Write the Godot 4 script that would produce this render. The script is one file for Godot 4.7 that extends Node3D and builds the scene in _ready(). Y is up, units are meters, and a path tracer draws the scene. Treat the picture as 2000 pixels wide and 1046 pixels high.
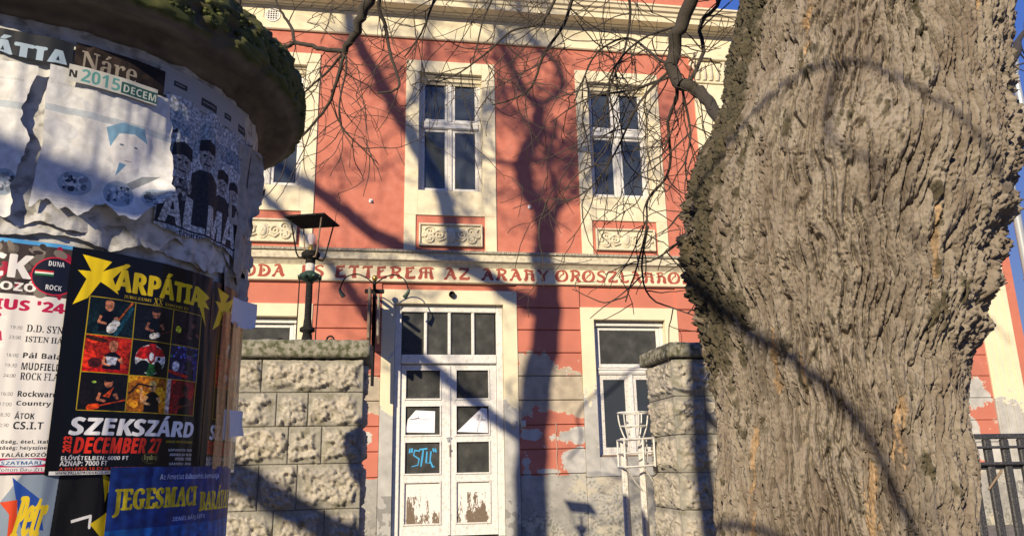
extends Node3D
# ---------------------------------------------------------------- constants
const ZF := -10.7                       # plane of the facade
const SUN := Vector3(-0.5103, 0.3811, 0.7710)   # direction towards the sun
var rng := RandomNumberGenerator.new()
var M := {}
var taken := {}

# ---------------------------------------------------------------- small helpers
func lin(r: float, g: float, b: float) -> Color:
	return Color(r, g, b).linear_to_srgb()

func mk(c: Color, rough := 0.85, metal := 0.0) -> StandardMaterial3D:
	var m := StandardMaterial3D.new()
	m.albedo_color = c
	m.roughness = rough
	m.metallic = metal
	return m

func noise(seed_: int, freq: float, oct := 4, type := FastNoiseLite.TYPE_SIMPLEX_SMOOTH) -> FastNoiseLite:
	var n := FastNoiseLite.new()
	n.seed = seed_
	n.frequency = freq
	n.noise_type = type
	n.fractal_octaves = oct
	return n

func ramp_at(ramp: Array, t: float) -> Color:
	for i in range(1, ramp.size()):
		if t <= ramp[i][0]:
			var a = ramp[i - 1]
			var b = ramp[i]
			return a[1].lerp(b[1], clampf((t - a[0]) / maxf(b[0] - a[0], 0.0001), 0, 1))
	return ramp[-1][1]

func ntex(n: FastNoiseLite, ramp: Array, size := 512) -> ImageTexture:
	var im := n.get_seamless_image(size, size)
	im.convert(Image.FORMAT_L8)
	var d := im.get_data()
	var lut := PackedByteArray()
	for i in 256:
		var c: Color = ramp_at(ramp, i / 255.0).linear_to_srgb()
		lut.append(int(clampf(c.r, 0, 1) * 255)); lut.append(int(clampf(c.g, 0, 1) * 255)); lut.append(int(clampf(c.b, 0, 1) * 255))
	var o := PackedByteArray()
	o.resize(size * size * 3)
	for i in size * size:
		var k := d[i] * 3
		o[i * 3] = lut[k]; o[i * 3 + 1] = lut[k + 1]; o[i * 3 + 2] = lut[k + 2]
	var r := Image.create_from_data(size, size, false, Image.FORMAT_RGB8, o)
	r.generate_mipmaps()
	return ImageTexture.create_from_image(r)

func nrm(n: FastNoiseLite, strength: float, size := 512) -> ImageTexture:
	var im := n.get_seamless_image(size, size)
	im.convert(Image.FORMAT_RGBA8)
	im.bump_map_to_normal_map(strength)
	im.generate_mipmaps()
	return ImageTexture.create_from_image(im)

func tri_mat(tex: Texture2D, normal: Texture2D, scale: float, rough := 0.9, nscale := 0.6) -> StandardMaterial3D:
	var m := StandardMaterial3D.new()
	m.albedo_texture = tex
	m.uv1_triplanar = true
	m.uv1_world_triplanar = true
	m.uv1_scale = Vector3.ONE * scale
	m.roughness = rough
	if normal:
		m.normal_enabled = true
		m.normal_texture = normal
		m.normal_scale = nscale
	return m

func vcol(rough := 0.95) -> StandardMaterial3D:
	var m := StandardMaterial3D.new()
	m.vertex_color_use_as_albedo = true
	m.roughness = rough
	return m

func st_new() -> SurfaceTool:
	var st := SurfaceTool.new()
	st.begin(Mesh.PRIMITIVE_TRIANGLES)
	st.set_smooth_group(-1)
	return st

func fuv(p: Vector3) -> Vector2:          # facade print coordinates, metres -> 0..1
	return Vector2((p.x + 2.6) / 12.8, (4.25 - p.y) / 3.75)

func tri(st: SurfaceTool, a: Vector3, b: Vector3, c: Vector3, out: Vector3) -> void:
	if (c - a).cross(b - a).dot(out) < 0.0:
		var t := b
		b = c
		c = t
	for p in [a, b, c]:
		st.set_uv(fuv(p))
		st.add_vertex(p)

func face(st: SurfaceTool, pts: Array, out: Vector3) -> void:
	for i in range(1, pts.size() - 1):
		tri(st, pts[0], pts[i], pts[i + 1], out)

func box(st: SurfaceTool, a: Vector3, b: Vector3, ch := 0.004, xf := Transform3D()) -> void:
	var c := (a + b) * 0.5
	var h := (b - a).abs() * 0.5
	ch = minf(ch, minf(h.x, minf(h.y, h.z)) * 0.45)
	var P := {}
	for sx in [-1, 1]:
		for sy in [-1, 1]:
			for sz in [-1, 1]:
				var k := Vector3i(sx, sy, sz)
				var s := Vector3(sx, sy, sz)
				P[k] = [c + s * (h - Vector3(0, ch, ch)), c + s * (h - Vector3(ch, 0, ch)), c + s * (h - Vector3(ch, ch, 0))]
	for ax in 3:
		var u := (ax + 1) % 3
		var v := (ax + 2) % 3
		for s in [-1, 1]:
			var q := []
			for uv in [[-1, -1], [1, -1], [1, 1], [-1, 1]]:
				var k := Vector3i.ZERO
				k[ax] = s; k[u] = uv[0]; k[v] = uv[1]
				q.append(xf * P[k][ax])
			var o := Vector3.ZERO
			o[ax] = s
			face(st, q, xf.basis * o)
		if ch > 0.0:
			for su in [-1, 1]:
				for sv in [-1, 1]:
					var k0 := Vector3i.ZERO
					k0[ax] = -1; k0[u] = su; k0[v] = sv
					var k1 := k0
					k1[ax] = 1
					var o2 := Vector3.ZERO
					o2[u] = su; o2[v] = sv
					face(st, [xf * P[k0][u], xf * P[k1][u], xf * P[k1][v], xf * P[k0][v]], xf.basis * o2)
	if ch > 0.0:
		for k in P:
			tri(st, xf * P[k][0], xf * P[k][1], xf * P[k][2], xf.basis * Vector3(k))

func bx(st: SurfaceTool, x0: float, x1: float, y0: float, y1: float, z0: float, z1: float, ch := 0.004) -> void:
	box(st, Vector3(minf(x0, x1), minf(y0, y1), minf(z0, z1)), Vector3(maxf(x0, x1), maxf(y0, y1), maxf(z0, z1)), ch)

func tube(st: SurfaceTool, pts: Array, rad: Array, sides := 6, cap := true) -> void:
	st.set_smooth_group(0)
	var n := pts.size()
	var up := Vector3(0.31, 0.2, 0.93)
	var rings := []
	for i in n:
		var t: Vector3 = (pts[mini(i + 1, n - 1)] - pts[maxi(i - 1, 0)])
		if t.length() < 0.00001:
			t = Vector3.UP
		t = t.normalized()
		var x := up - t * up.dot(t)
		if x.length() < 0.01:
			x = t.cross(Vector3(1, 0, 0.2))
		x = x.normalized()
		up = x
		var y := t.cross(x)
		var ring := []
		var r: float = rad[mini(i, rad.size() - 1)]
		for k in sides:
			var a := TAU * k / sides
			ring.append(pts[i] + (x * cos(a) + y * sin(a)) * r)
		rings.append(ring)
	for i in n - 1:
		for k in sides:
			var k2 := (k + 1) % sides
			var a: Vector3 = rings[i][k]
			var b: Vector3 = rings[i][k2]
			var c: Vector3 = rings[i + 1][k2]
			var d: Vector3 = rings[i + 1][k]
			var o: Vector3 = (a + b + c + d) * 0.25 - (pts[i] + pts[i + 1]) * 0.5
			tri(st, a, b, c, o); tri(st, a, c, d, o)
	if cap:
		st.set_smooth_group(-1)
		face(st, rings[0], pts[0] - pts[1])
		face(st, rings[n - 1], pts[n - 1] - pts[n - 2])
	st.set_smooth_group(-1)

func lathe(st: SurfaceTool, prof: Array, c: Vector3, n := 32, smooth := true) -> void:
	st.set_smooth_group(0 if smooth else -1)
	for i in prof.size() - 1:
		var p: Vector2 = prof[i]
		var q: Vector2 = prof[i + 1]
		var nn := Vector2(q.y - p.y, -(q.x - p.x))
		for k in n:
			var a := TAU * k / n
			var b := TAU * (k + 1) / n
			var A := c + Vector3(p.x * sin(a), p.y, p.x * cos(a))
			var B := c + Vector3(p.x * sin(b), p.y, p.x * cos(b))
			var C := c + Vector3(q.x * sin(b), q.y, q.x * cos(b))
			var D := c + Vector3(q.x * sin(a), q.y, q.x * cos(a))
			var o := Vector3(sin((a + b) / 2) * nn.x, nn.y, cos((a + b) / 2) * nn.x)
			if p.x > 0.0001:
				tri(st, A, B, C, o)
			if q.x > 0.0001:
				tri(st, A, C, D, o)
	st.set_smooth_group(-1)

func extrude_x(st: SurfaceTool, prof: Array, x0: float, x1: float) -> void:   # prof: Vector2(z, y), outline going round
	for i in prof.size():
		var p: Vector2 = prof[i]
		var q: Vector2 = prof[(i + 1) % prof.size()]
		var o := Vector3(0, -(q.x - p.x), q.y - p.y)
		face(st, [Vector3(x0, p.y, p.x), Vector3(x1, p.y, p.x), Vector3(x1, q.y, q.x), Vector3(x0, q.y, q.x)], o)
	var poly := PackedVector2Array(prof)
	var ix := Geometry2D.triangulate_polygon(poly)
	for i in range(0, ix.size(), 3):
		var t := [poly[ix[i]], poly[ix[i + 1]], poly[ix[i + 2]]]
		for e in [[x0, -1.0], [x1, 1.0]]:
			tri(st, Vector3(e[0], t[0].y, t[0].x), Vector3(e[0], t[1].y, t[1].x), Vector3(e[0], t[2].y, t[2].x), Vector3(e[1], 0, 0))

func numbered(called: String) -> String:
	var n: int = taken.get(called, 0)
	taken[called] = n + 1
	return called if n == 0 else "%s_%03d" % [called, n]

func mesh_node(called: String, mesh: Mesh, m: Material, parent: Node) -> MeshInstance3D:
	var o := MeshInstance3D.new()
	o.mesh = mesh
	o.material_override = m
	o.name = numbered(called) if parent == self else called
	parent.add_child(o, true)
	return o

func obj(called: String, st: SurfaceTool, m: Material, parent: Node = self) -> MeshInstance3D:
	st.generate_normals()
	return mesh_node(called, st.commit(), m, parent)

func tag(o: Node, label: String, category := "", group := "", kind := "") -> Node:
	if label: o.set_meta("label", label)
	if category: o.set_meta("category", category)
	if group: o.set_meta("group", group)
	if kind: o.set_meta("kind", kind)
	return o

func thing(called: String, label: String, category: String, at := Vector3.ZERO, group := "") -> Node3D:
	var o := Node3D.new()
	o.name = numbered(called)
	add_child(o)
	o.position = at
	tag(o, label, category, group)
	return o

func part_node(called: String, parent: Node) -> Node3D:
	var o := Node3D.new()
	o.name = called
	parent.add_child(o, true)
	return o

# ---------------------------------------------------------------- image painting
func itri(im: Image, a: Vector2, b: Vector2, c: Vector2, col: Color) -> void:
	var y0 := int(ceil(minf(a.y, minf(b.y, c.y)) - 0.5))
	var y1 := int(floor(maxf(a.y, maxf(b.y, c.y)) - 0.5))
	var e := [[a, b], [b, c], [c, a]]
	for y in range(maxi(y0, 0), mini(y1, im.get_height() - 1) + 1):
		var fy := y + 0.5
		var lo := 1e9
		var hi := -1e9
		for s in e:
			var p: Vector2 = s[0]
			var q: Vector2 = s[1]
			if (p.y <= fy and q.y > fy) or (q.y <= fy and p.y > fy):
				var x := p.x + (fy - p.y) / (q.y - p.y) * (q.x - p.x)
				lo = minf(lo, x); hi = maxf(hi, x)
		var ax := int(ceil(lo - 0.5))
		var bx_ := int(floor(hi - 0.5))
		if hi > lo and bx_ >= ax:
			im.fill_rect(Rect2i(ax, y, bx_ - ax + 1, 1), col)

func ipoly(im: Image, pts: Array, col: Color) -> void:
	var pp := PackedVector2Array(pts)
	var ix := Geometry2D.triangulate_polygon(pp)
	for i in range(0, ix.size(), 3):
		itri(im, pp[ix[i]], pp[ix[i + 1]], pp[ix[i + 2]], col)

func iell(im: Image, c: Vector2, rx: float, ry: float, col: Color, rot := 0.0) -> void:
	var pts := []
	for k in 20:
		pts.append(c + Vector2(cos(TAU * k / 20) * rx, sin(TAU * k / 20) * ry).rotated(rot))
	ipoly(im, pts, col)

func iline(im: Image, pts: Array, w: float, col: Color) -> void:
	for i in pts.size() - 1:
		var a: Vector2 = pts[i]
		var b: Vector2 = pts[i + 1]
		var n := (b - a).normalized().orthogonal() * w * 0.5
		itri(im, a + n, b + n, b - n, col)
		itri(im, a + n, b - n, a - n, col)
		iell(im, b, w * 0.5, w * 0.5, col)

var fonts := {}
func font(serif := false, bold := 0.0, italic := false) -> Font:
	var k := [serif, bold, italic]
	if not fonts.has(k):
		var s := SystemFont.new()
		s.font_names = PackedStringArray(["Droid Serif" if serif else "Droid Sans"])
		s.font_weight = 700 if bold > 0 else 400
		s.font_italic = italic
		var v := FontVariation.new()
		v.base_font = s
		v.set_meta("bold", bold)
		fonts[k] = v
	return fonts[k]

# text fitted into the box x, y, w, h (pixels, y down); skew leans it, rise lifts its right end
func itext(im: Image, s: String, x: float, y: float, w: float, h: float, col: Color, f: Font, skew := 0.0, turn := false) -> void:
	var tm := TextMesh.new()
	tm.font = f
	tm.font_size = 64
	tm.depth = 0.0
	tm.text = s
	var ar := tm.get_mesh_arrays()
	if ar.is_empty() or ar[Mesh.ARRAY_VERTEX] == null:
		return
	var v: PackedVector3Array = ar[Mesh.ARRAY_VERTEX]
	if v.is_empty():
		return
	var lo := Vector2(1e9, 1e9)
	var hi := -lo
	for p in v:
		lo = lo.min(Vector2(p.x, p.y)); hi = hi.max(Vector2(p.x, p.y))
	var sz := hi - lo
	var q := PackedVector2Array()
	for p in v:
		var a := (p.x - lo.x) / sz.x
		var b := (p.y - lo.y) / sz.y
		if turn:
			q.append(Vector2(x + (1 - b) * w, y + (1 - a) * h))
		else:
			q.append(Vector2(x + a * w + skew * b * h, y + (1 - b) * h))
	var ixs = ar[Mesh.ARRAY_INDEX]
	var idx: PackedInt32Array = ixs if ixs != null and ixs.size() > 0 else PackedInt32Array(range(q.size()))
	var bold: float = f.get_meta("bold", 0.0)
	var shifts := [Vector2.ZERO]
	if bold > 0.95:
		var e := h * 0.022 * bold
		shifts = [Vector2(-e, 0), Vector2(e, 0), Vector2(0, -e * 0.6), Vector2(0, e * 0.6)]
	for sh in shifts:
		for i in range(0, idx.size(), 3):
			itri(im, q[idx[i]] + sh, q[idx[i + 1]] + sh, q[idx[i + 2]] + sh, col)

func blank(w: int, h: int, c: Color) -> Image:
	var im := Image.create(w, h, false, Image.FORMAT_RGB8)
	im.fill(c)
	return im

func grainy(im: Image, seed_: int, amount: float, freq: float) -> void:     # tonal grain of a printed photograph
	var n := noise(seed_, freq, 5)
	for y in im.get_height():
		for x in im.get_width():
			var c := im.get_pixel(x, y)
			var k := 1.0 + amount * n.get_noise_2d(x, y) * 1.6
			im.set_pixel(x, y, Color(c.r * k, c.g * k, c.b * k).clamp())

func speckle(im: Image, seed_: int, n: int, cols: Array, r0: float, r1: float, rect := Rect2()) -> void:
	var g := RandomNumberGenerator.new()
	g.seed = seed_
	if rect.size.x == 0:
		rect = Rect2(0, 0, im.get_width(), im.get_height())
	for i in n:
		var c: Color = cols[g.randi() % cols.size()]
		var p := rect.position + Vector2(g.randf() * rect.size.x, g.randf() * rect.size.y)
		iell(im, p, g.randf_range(r0, r1), g.randf_range(r0, r1), c, g.randf() * 3)

func print_mat(im: Image, rough := 0.55) -> StandardMaterial3D:
	im.generate_mipmaps()
	var m := StandardMaterial3D.new()
	m.albedo_texture = ImageTexture.create_from_image(im)
	m.roughness = rough
	m.metallic_specular = 0.4
	return m

# ================================================================ READY
func _ready() -> void:
	rng.seed = 71
	camera_and_light()
	materials()
	ground()
	building()
	piers()
	fence()
	lamps()
	hanging_sign()
	stand()
	column()
	big_tree()
	shade_trees()
	small_things()
	sky_blocker_house()

func camera_and_light() -> void:
	var cam := Camera3D.new()
	cam.name = "camera"
	cam.transform = Transform3D(Basis(Vector3(0.98749, -0.01896, 0.15653), Vector3(-0.02094, 0.96818, 0.24939), Vector3(-0.15627, -0.24955, 0.95567)).orthonormalized(), Vector3(0, 1.6, 0))
	cam.fov = 2.0 * rad_to_deg(atan(523.0 / 1502.0))
	cam.near = 0.05
	cam.far = 600.0
	add_child(cam)
	cam.current = true
	var sm := ProceduralSkyMaterial.new()
	sm.sky_top_color = Color(0.29, 0.49, 0.90)
	sm.sky_horizon_color = Color(0.66, 0.74, 0.86)
	sm.sky_curve = 0.18
	sm.ground_bottom_color = Color(0.16, 0.14, 0.12)
	sm.ground_horizon_color = Color(0.34, 0.32, 0.30)
	sm.sun_angle_max = 0.0
	var sky := Sky.new()
	sky.sky_material = sm
	var env := Environment.new()
	env.background_mode = Environment.BG_SKY
	env.sky = sky
	env.background_energy_multiplier = 0.58
	env.tonemap_mode = Environment.TONE_MAPPER_LINEAR
	env.tonemap_exposure = 1.28
	env.sdfgi_enabled = true
	env.ssao_enabled = true
	env.ssil_enabled = true
	var we := WorldEnvironment.new()
	we.environment = env
	add_child(we)
	var sun := DirectionalLight3D.new()
	sun.name = "sun"
	sun.light_energy = 1.6
	sun.light_color = Color(1.0, 0.93, 0.80)
	sun.light_angular_distance = 0.53
	sun.shadow_enabled = true
	add_child(sun)
	sun.look_at_from_position(SUN * 50.0, Vector3.ZERO, Vector3.UP)

func materials() -> void:
	var nf := noise(3, 0.02, 5)
	var fine_n := nrm(noise(4, 0.05, 4), 2.0)
	M.red = tri_mat(ntex(nf, [[0.0, Color(0.43, 0.13, 0.09)], [0.35, Color(0.485, 0.158, 0.108)], [0.7, Color(0.51, 0.172, 0.12)], [1.0, Color(0.54, 0.205, 0.15)]]), fine_n, 0.45, 0.92, 0.25)
	M.cream = tri_mat(ntex(noise(8, 0.015, 5), [[0.0, Color(0.58, 0.50, 0.34)], [0.3, Color(0.70, 0.62, 0.44)], [0.7, Color(0.74, 0.665, 0.485)], [1.0, Color(0.70, 0.64, 0.50)]]), fine_n, 0.5, 0.9, 0.25)
	M.ledge = tri_mat(ntex(noise(9, 0.03, 5), [[0.0, Color(0.30, 0.27, 0.21)], [0.3, Color(0.50, 0.45, 0.345)], [0.6, Color(0.60, 0.545, 0.42)], [1.0, Color(0.68, 0.62, 0.47)]]), fine_n, 0.8, 0.95, 0.4)
	M.ledgetop = tri_mat(ntex(noise(29, 0.05, 5), [[0.0, Color(0.10, 0.095, 0.075)], [0.4, Color(0.24, 0.225, 0.18)], [0.6, Color(0.42, 0.385, 0.30)], [1.0, Color(0.58, 0.53, 0.41)]]), fine_n, 1.3, 0.97, 0.8)
	M.ornament = tri_mat(ntex(noise(10, 0.03, 5), [[0.0, Color(0.40, 0.36, 0.26)], [0.4, Color(0.62, 0.56, 0.42)], [1.0, Color(0.70, 0.64, 0.48)]]), fine_n, 1.2, 0.95, 0.5)
	M.white = tri_mat(ntex(noise(12, 0.03, 5), [[0.0, Color(0.34, 0.32, 0.29)], [0.14, Color(0.52, 0.50, 0.475)], [0.3, Color(0.63, 0.62, 0.60)], [1.0, Color(0.72, 0.712, 0.70)]]), fine_n, 0.9, 0.55, 0.4)
	M.oldwhite = tri_mat(ntex(noise(13, 0.04, 5), [[0.0, Color(0.16, 0.135, 0.11)], [0.2, Color(0.36, 0.33, 0.29)], [0.34, Color(0.58, 0.56, 0.53)], [1.0, Color(0.70, 0.69, 0.67)]]), fine_n, 1.4, 0.75, 0.6)
	M.letter = tri_mat(ntex(noise(14, 0.06, 4), [[0.0, Color(0.29, 0.06, 0.045)], [0.6, Color(0.34, 0.075, 0.055)], [1.0, Color(0.43, 0.15, 0.11)]]), null, 1.5, 0.9)
	M.glass = mk(Color(0.30, 0.33, 0.37, 0.42), 0.03)
	M.glass.transparency = BaseMaterial3D.TRANSPARENCY_ALPHA
	M.glass.metallic_specular = 0.6
	var dt := ntex(noise(15, 0.012, 5), [[0.0, Color(0.040, 0.042, 0.041)], [0.5, Color(0.060, 0.062, 0.060)], [0.8, Color(0.078, 0.079, 0.076)], [1.0, Color(0.12, 0.12, 0.115)]])
	M.dirty = tri_mat(dt, null, 0.7, 0.16)
	M.dirty.albedo_color = Color(1, 1, 1, 0.9)
	M.dirty.transparency = BaseMaterial3D.TRANSPARENCY_ALPHA
	M.iron = tri_mat(ntex(noise(16, 0.04, 4), [[0.0, Color(0.010, 0.010, 0.011)], [0.6, Color(0.022, 0.022, 0.024)], [0.85, Color(0.05, 0.045, 0.04)], [1.0, Color(0.12, 0.10, 0.08)]]), fine_n, 3.0, 0.5, 0.5)
	M.iron.roughness = 0.85
	M.iron.metallic_specular = 0.15
	M.fence = tri_mat(ntex(noise(17, 0.035, 5), [[0.0, Color(0.02, 0.021, 0.024)], [0.55, Color(0.045, 0.046, 0.052)], [0.8, Color(0.08, 0.08, 0.085)], [0.9, Color(0.30, 0.285, 0.25)], [1.0, Color(0.38, 0.36, 0.33)]]), fine_n, 3.0, 0.5, 0.6)
	M.greeniron = mk(lin(0.02, 0.05, 0.035), 0.45)
	M.brass = mk(lin(0.55, 0.38, 0.10), 0.35, 0.9)
	M.rust = mk(lin(0.22, 0.16, 0.11), 0.8)
	M.mortar = tri_mat(ntex(noise(18, 0.03, 5), [[0.0, Color(0.15, 0.14, 0.12)], [0.5, Color(0.25, 0.24, 0.205)], [1.0, Color(0.34, 0.32, 0.275)]]), fine_n, 1.5, 0.95, 0.9)
	M.capstone = tri_mat(ntex(noise(19, 0.03, 5), [[0.0, Color(0.045, 0.055, 0.02)], [0.36, Color(0.09, 0.095, 0.05)], [0.52, Color(0.22, 0.21, 0.165)], [1.0, Color(0.36, 0.34, 0.28)]]), nrm(noise(20, 0.08, 5), 3.0), 1.1, 0.97, 0.8)
	M.twig = tri_mat(ntex(noise(21, 0.05, 4), [[0.0, Color(0.025, 0.02, 0.017)], [0.6, Color(0.06, 0.048, 0.038)], [1.0, Color(0.15, 0.125, 0.10)]]), null, 4.0, 0.9)
	M.limb = tri_mat(ntex(noise(22, 0.05, 4), [[0.0, Color(0.02, 0.018, 0.015)], [0.6, Color(0.05, 0.042, 0.034)], [1.0, Color(0.11, 0.095, 0.075)]]), fine_n, 4.0, 0.95, 1.0)
	M.room = mk(lin(0.10, 0.095, 0.09), 0.95)
	M.paper = mk(lin(0.75, 0.75, 0.78), 0.9)
	M.zinc = mk(lin(0.42, 0.45, 0.48), 0.4, 0.3)
	M.stone = vcol()
	# ---- ground floor paintwork: what is left of the red and cream coats over old render
	var W := 1536
	var H := 450
	var na := noise(30, 1.0, 5)
	var nb := noise(31, 5.0, 4)
	var nc := noise(32, 0.6, 3)
	var fine := noise(33, 18.0, 3)
	var red := PackedByteArray()
	red.resize(W * H * 3)
	var crm := PackedByteArray()
	crm.resize(W * H * 3)
	# blobs where the coat has come off: x, y, rx, ry, kind (0 = sandy old render, 1 = grey cement)
	var blobs := [[2.20, 2.76, 0.50, 0.40, 0], [2.62, 2.62, 0.32, 0.30, 0], [1.85, 2.60, 0.22, 0.40, 0], [2.50, 2.0, 0.42, 0.11, 1], [2.05, 2.02, 0.20, 0.10, 1], [2.62, 1.62, 0.30, 0.20, 1], [2.2, 1.52, 0.25, 0.06, 1], [1.9, 1.55, 0.10, 0.22, 1], [-0.25, 2.62, 0.35, 0.28, 0], [-0.5, 2.0, 0.25, 0.12, 1], [4.6, 2.5, 0.4, 0.3, 0], [8.95, 2.55, 0.30, 0.35, 1], [8.75, 2.05, 0.22, 0.40, 1], [9.1, 1.75, 0.25, 0.2, 1], [7.2, 2.2, 0.6, 0.4, 1], [-2.0, 1.5, 1.2, 0.2, 1]]
	for j in H:
		var y := 4.25 - 3.75 * (j + 0.5) / H
		for i in W:
			var x := -2.6 + 12.8 * (i + 0.5) / W
			var a := na.get_noise_2d(x, y)
			var b := nb.get_noise_2d(x, y)
			var big := nc.get_noise_2d(x, y)
			var f := -9.0
			var kind := 0
			for q in blobs:
				var dx: float = (x - q[0]) / q[2]
				if absf(dx) < 1.7:
					var dy: float = (y - q[1]) / q[3]
					var g := 1.0 - dx * dx - dy * dy
					if g > f:
						f = g
						kind = q[4]
			f += a * 1.5 + b * 0.5 + fine.get_noise_2d(x, y) * 0.25
			var c: Color
			if y < 1.475 + 0.02 * a:                     # cement plinth, stained and mossy at the foot
				var t := 0.33 + 0.14 * a + 0.10 * b + 0.08 * big
				c = Color(t, t * 0.97, t * 0.90)
				c = c.lerp(Color(0.10, 0.10, 0.06), 0.65 * smoothstep(0.0, 0.9, b * 0.7 + a * 1.2 + fine.get_noise_2d(x, y) * 1.5 + (0.95 - y) * 1.0))
				c = c.lerp(Color(0.50, 0.455, 0.36), 0.8 * smoothstep(0.2, 0.5, a - b * 0.6 + fine.get_noise_2d(y, x) * 0.3))
			elif f > 0.0:
				var t2 := 1.0 + 0.3 * b + 0.25 * a
				c = Color(0.40, 0.34, 0.26) * t2 if kind == 0 else Color(0.44, 0.43, 0.41) * t2
				if f < 0.07:
					c = Color(0.56, 0.50, 0.42)
			else:
				var t3 := 1.0 + 0.10 * a + 0.06 * b + 0.08 * big
				c = Color(0.495, 0.165, 0.114) * t3
				if b > 0.52 and y < 3.2:
					c = Color(0.55, 0.36, 0.28)
			c = c.clamp().linear_to_srgb()
			var k := (j * W + i) * 3
			red[k] = int(c.r * 255); red[k + 1] = int(c.g * 255); red[k + 2] = int(c.b * 255)
			# cream coat, gone to grey render low down, in flakes
			var e := (2.42 - y) * 1.1 + a * 1.3 + b * 0.45 + fine.get_noise_2d(x, y) * 0.25 + 0.15
			var t4 := 1.0 + 0.08 * a + 0.05 * b
			var c2 := Color(0.72, 0.645, 0.46) * t4
			if e > 0.25:
				var g2 := 0.40 + 0.10 * a + 0.09 * b
				c2 = Color(g2, g2 * 0.985, g2 * 0.94)
				if y < 1.25 and b + a > 0.1:
					c2 = c2 * 0.55
			elif e > 0.17:
				c2 = Color(0.60, 0.57, 0.50)
			c2 = c2.clamp().linear_to_srgb()
			crm[k] = int(c2.r * 255); crm[k + 1] = int(c2.g * 255); crm[k + 2] = int(c2.b * 255)
	for e in [["redlow", red], ["creamlow", crm]]:
		var im := Image.create_from_data(W, H, false, Image.FORMAT_RGB8, e[1])
		im.generate_mipmaps()
		var m := StandardMaterial3D.new()
		m.albedo_texture = ImageTexture.create_from_image(im)
		m.roughness = 0.93
		M[e[0]] = m
	# ---- peeling white paint over bare brown board (door panels), upright streaks
	var pw := 160
	var ph := 190
	var pa := noise(40, 0.03, 4)
	var pb := noise(41, 0.11, 3)
	for v in 2:
		var im2 := Image.create(pw, ph, false, Image.FORMAT_RGB8)
		for j in ph:
			for i in pw:
				var t := float(j) / ph
				var f2 := pa.get_noise_2d(i * 1.0 + v * 400, j * 0.28) * 1.5 + pb.get_noise_2d(i * 1.4 + v * 300, j * 0.35) * 0.9 + (t - 0.72) * 1.5
				if v == 0 and i > 12 and i < 48 and t > 0.34: f2 += 0.85
				if v == 1 and i > 52 and i < 140 and t > 0.26: f2 += 0.85
				var g3 := pb.get_noise_2d(i * 3.0, j * 0.5)
				var c3 := Color(0.70, 0.68, 0.66) * (1.0 + 0.08 * g3)
				if f2 > 0.30: c3 = Color(0.165, 0.125, 0.092) * (1.0 + 0.35 * g3)
				elif f2 > 0.25: c3 = Color(0.45, 0.42, 0.38)
				im2.set_pixel(i, j, c3.clamp().linear_to_srgb())
		M["panel%d" % v] = print_mat(im2, 0.8)

func ground() -> void:
	var st := st_new()
	st.set_smooth_group(0)
	var xs := [-120.0, -40.0, -14.0, -8.0, -4.0, 0.0, 4.0, 8.0, 12.0, 20.0, 50.0, 120.0]
	var zs := [120.0, 40.0, 12.0, 4.0, -2.0, -5.0, -6.2, -7.5, -9.0, -10.3, -12.0, -20.0, -60.0, -120.0]
	var hy := func(z: float) -> float: return 0.62 * smoothstep(-6.2, -9.6, z)
	for i in xs.size() - 1:
		for j in zs.size() - 1:
			face(st, [Vector3(xs[i], hy.call(zs[j]), zs[j]), Vector3(xs[i + 1], hy.call(zs[j]), zs[j]), Vector3(xs[i + 1], hy.call(zs[j + 1]), zs[j + 1]), Vector3(xs[i], hy.call(zs[j + 1]), zs[j + 1])], Vector3.UP)
	var gt := ntex(noise(50, 0.03, 5), [[0.0, Color(0.09, 0.085, 0.07)], [0.4, Color(0.16, 0.15, 0.13)], [0.7, Color(0.22, 0.205, 0.18)], [1.0, Color(0.27, 0.25, 0.22)]])
	var o := obj("ground", st, tri_mat(gt, nrm(noise(51, 0.06, 5), 5.0), 0.5, 0.95, 0.8))
	o.set_meta("kind", "structure")

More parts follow.
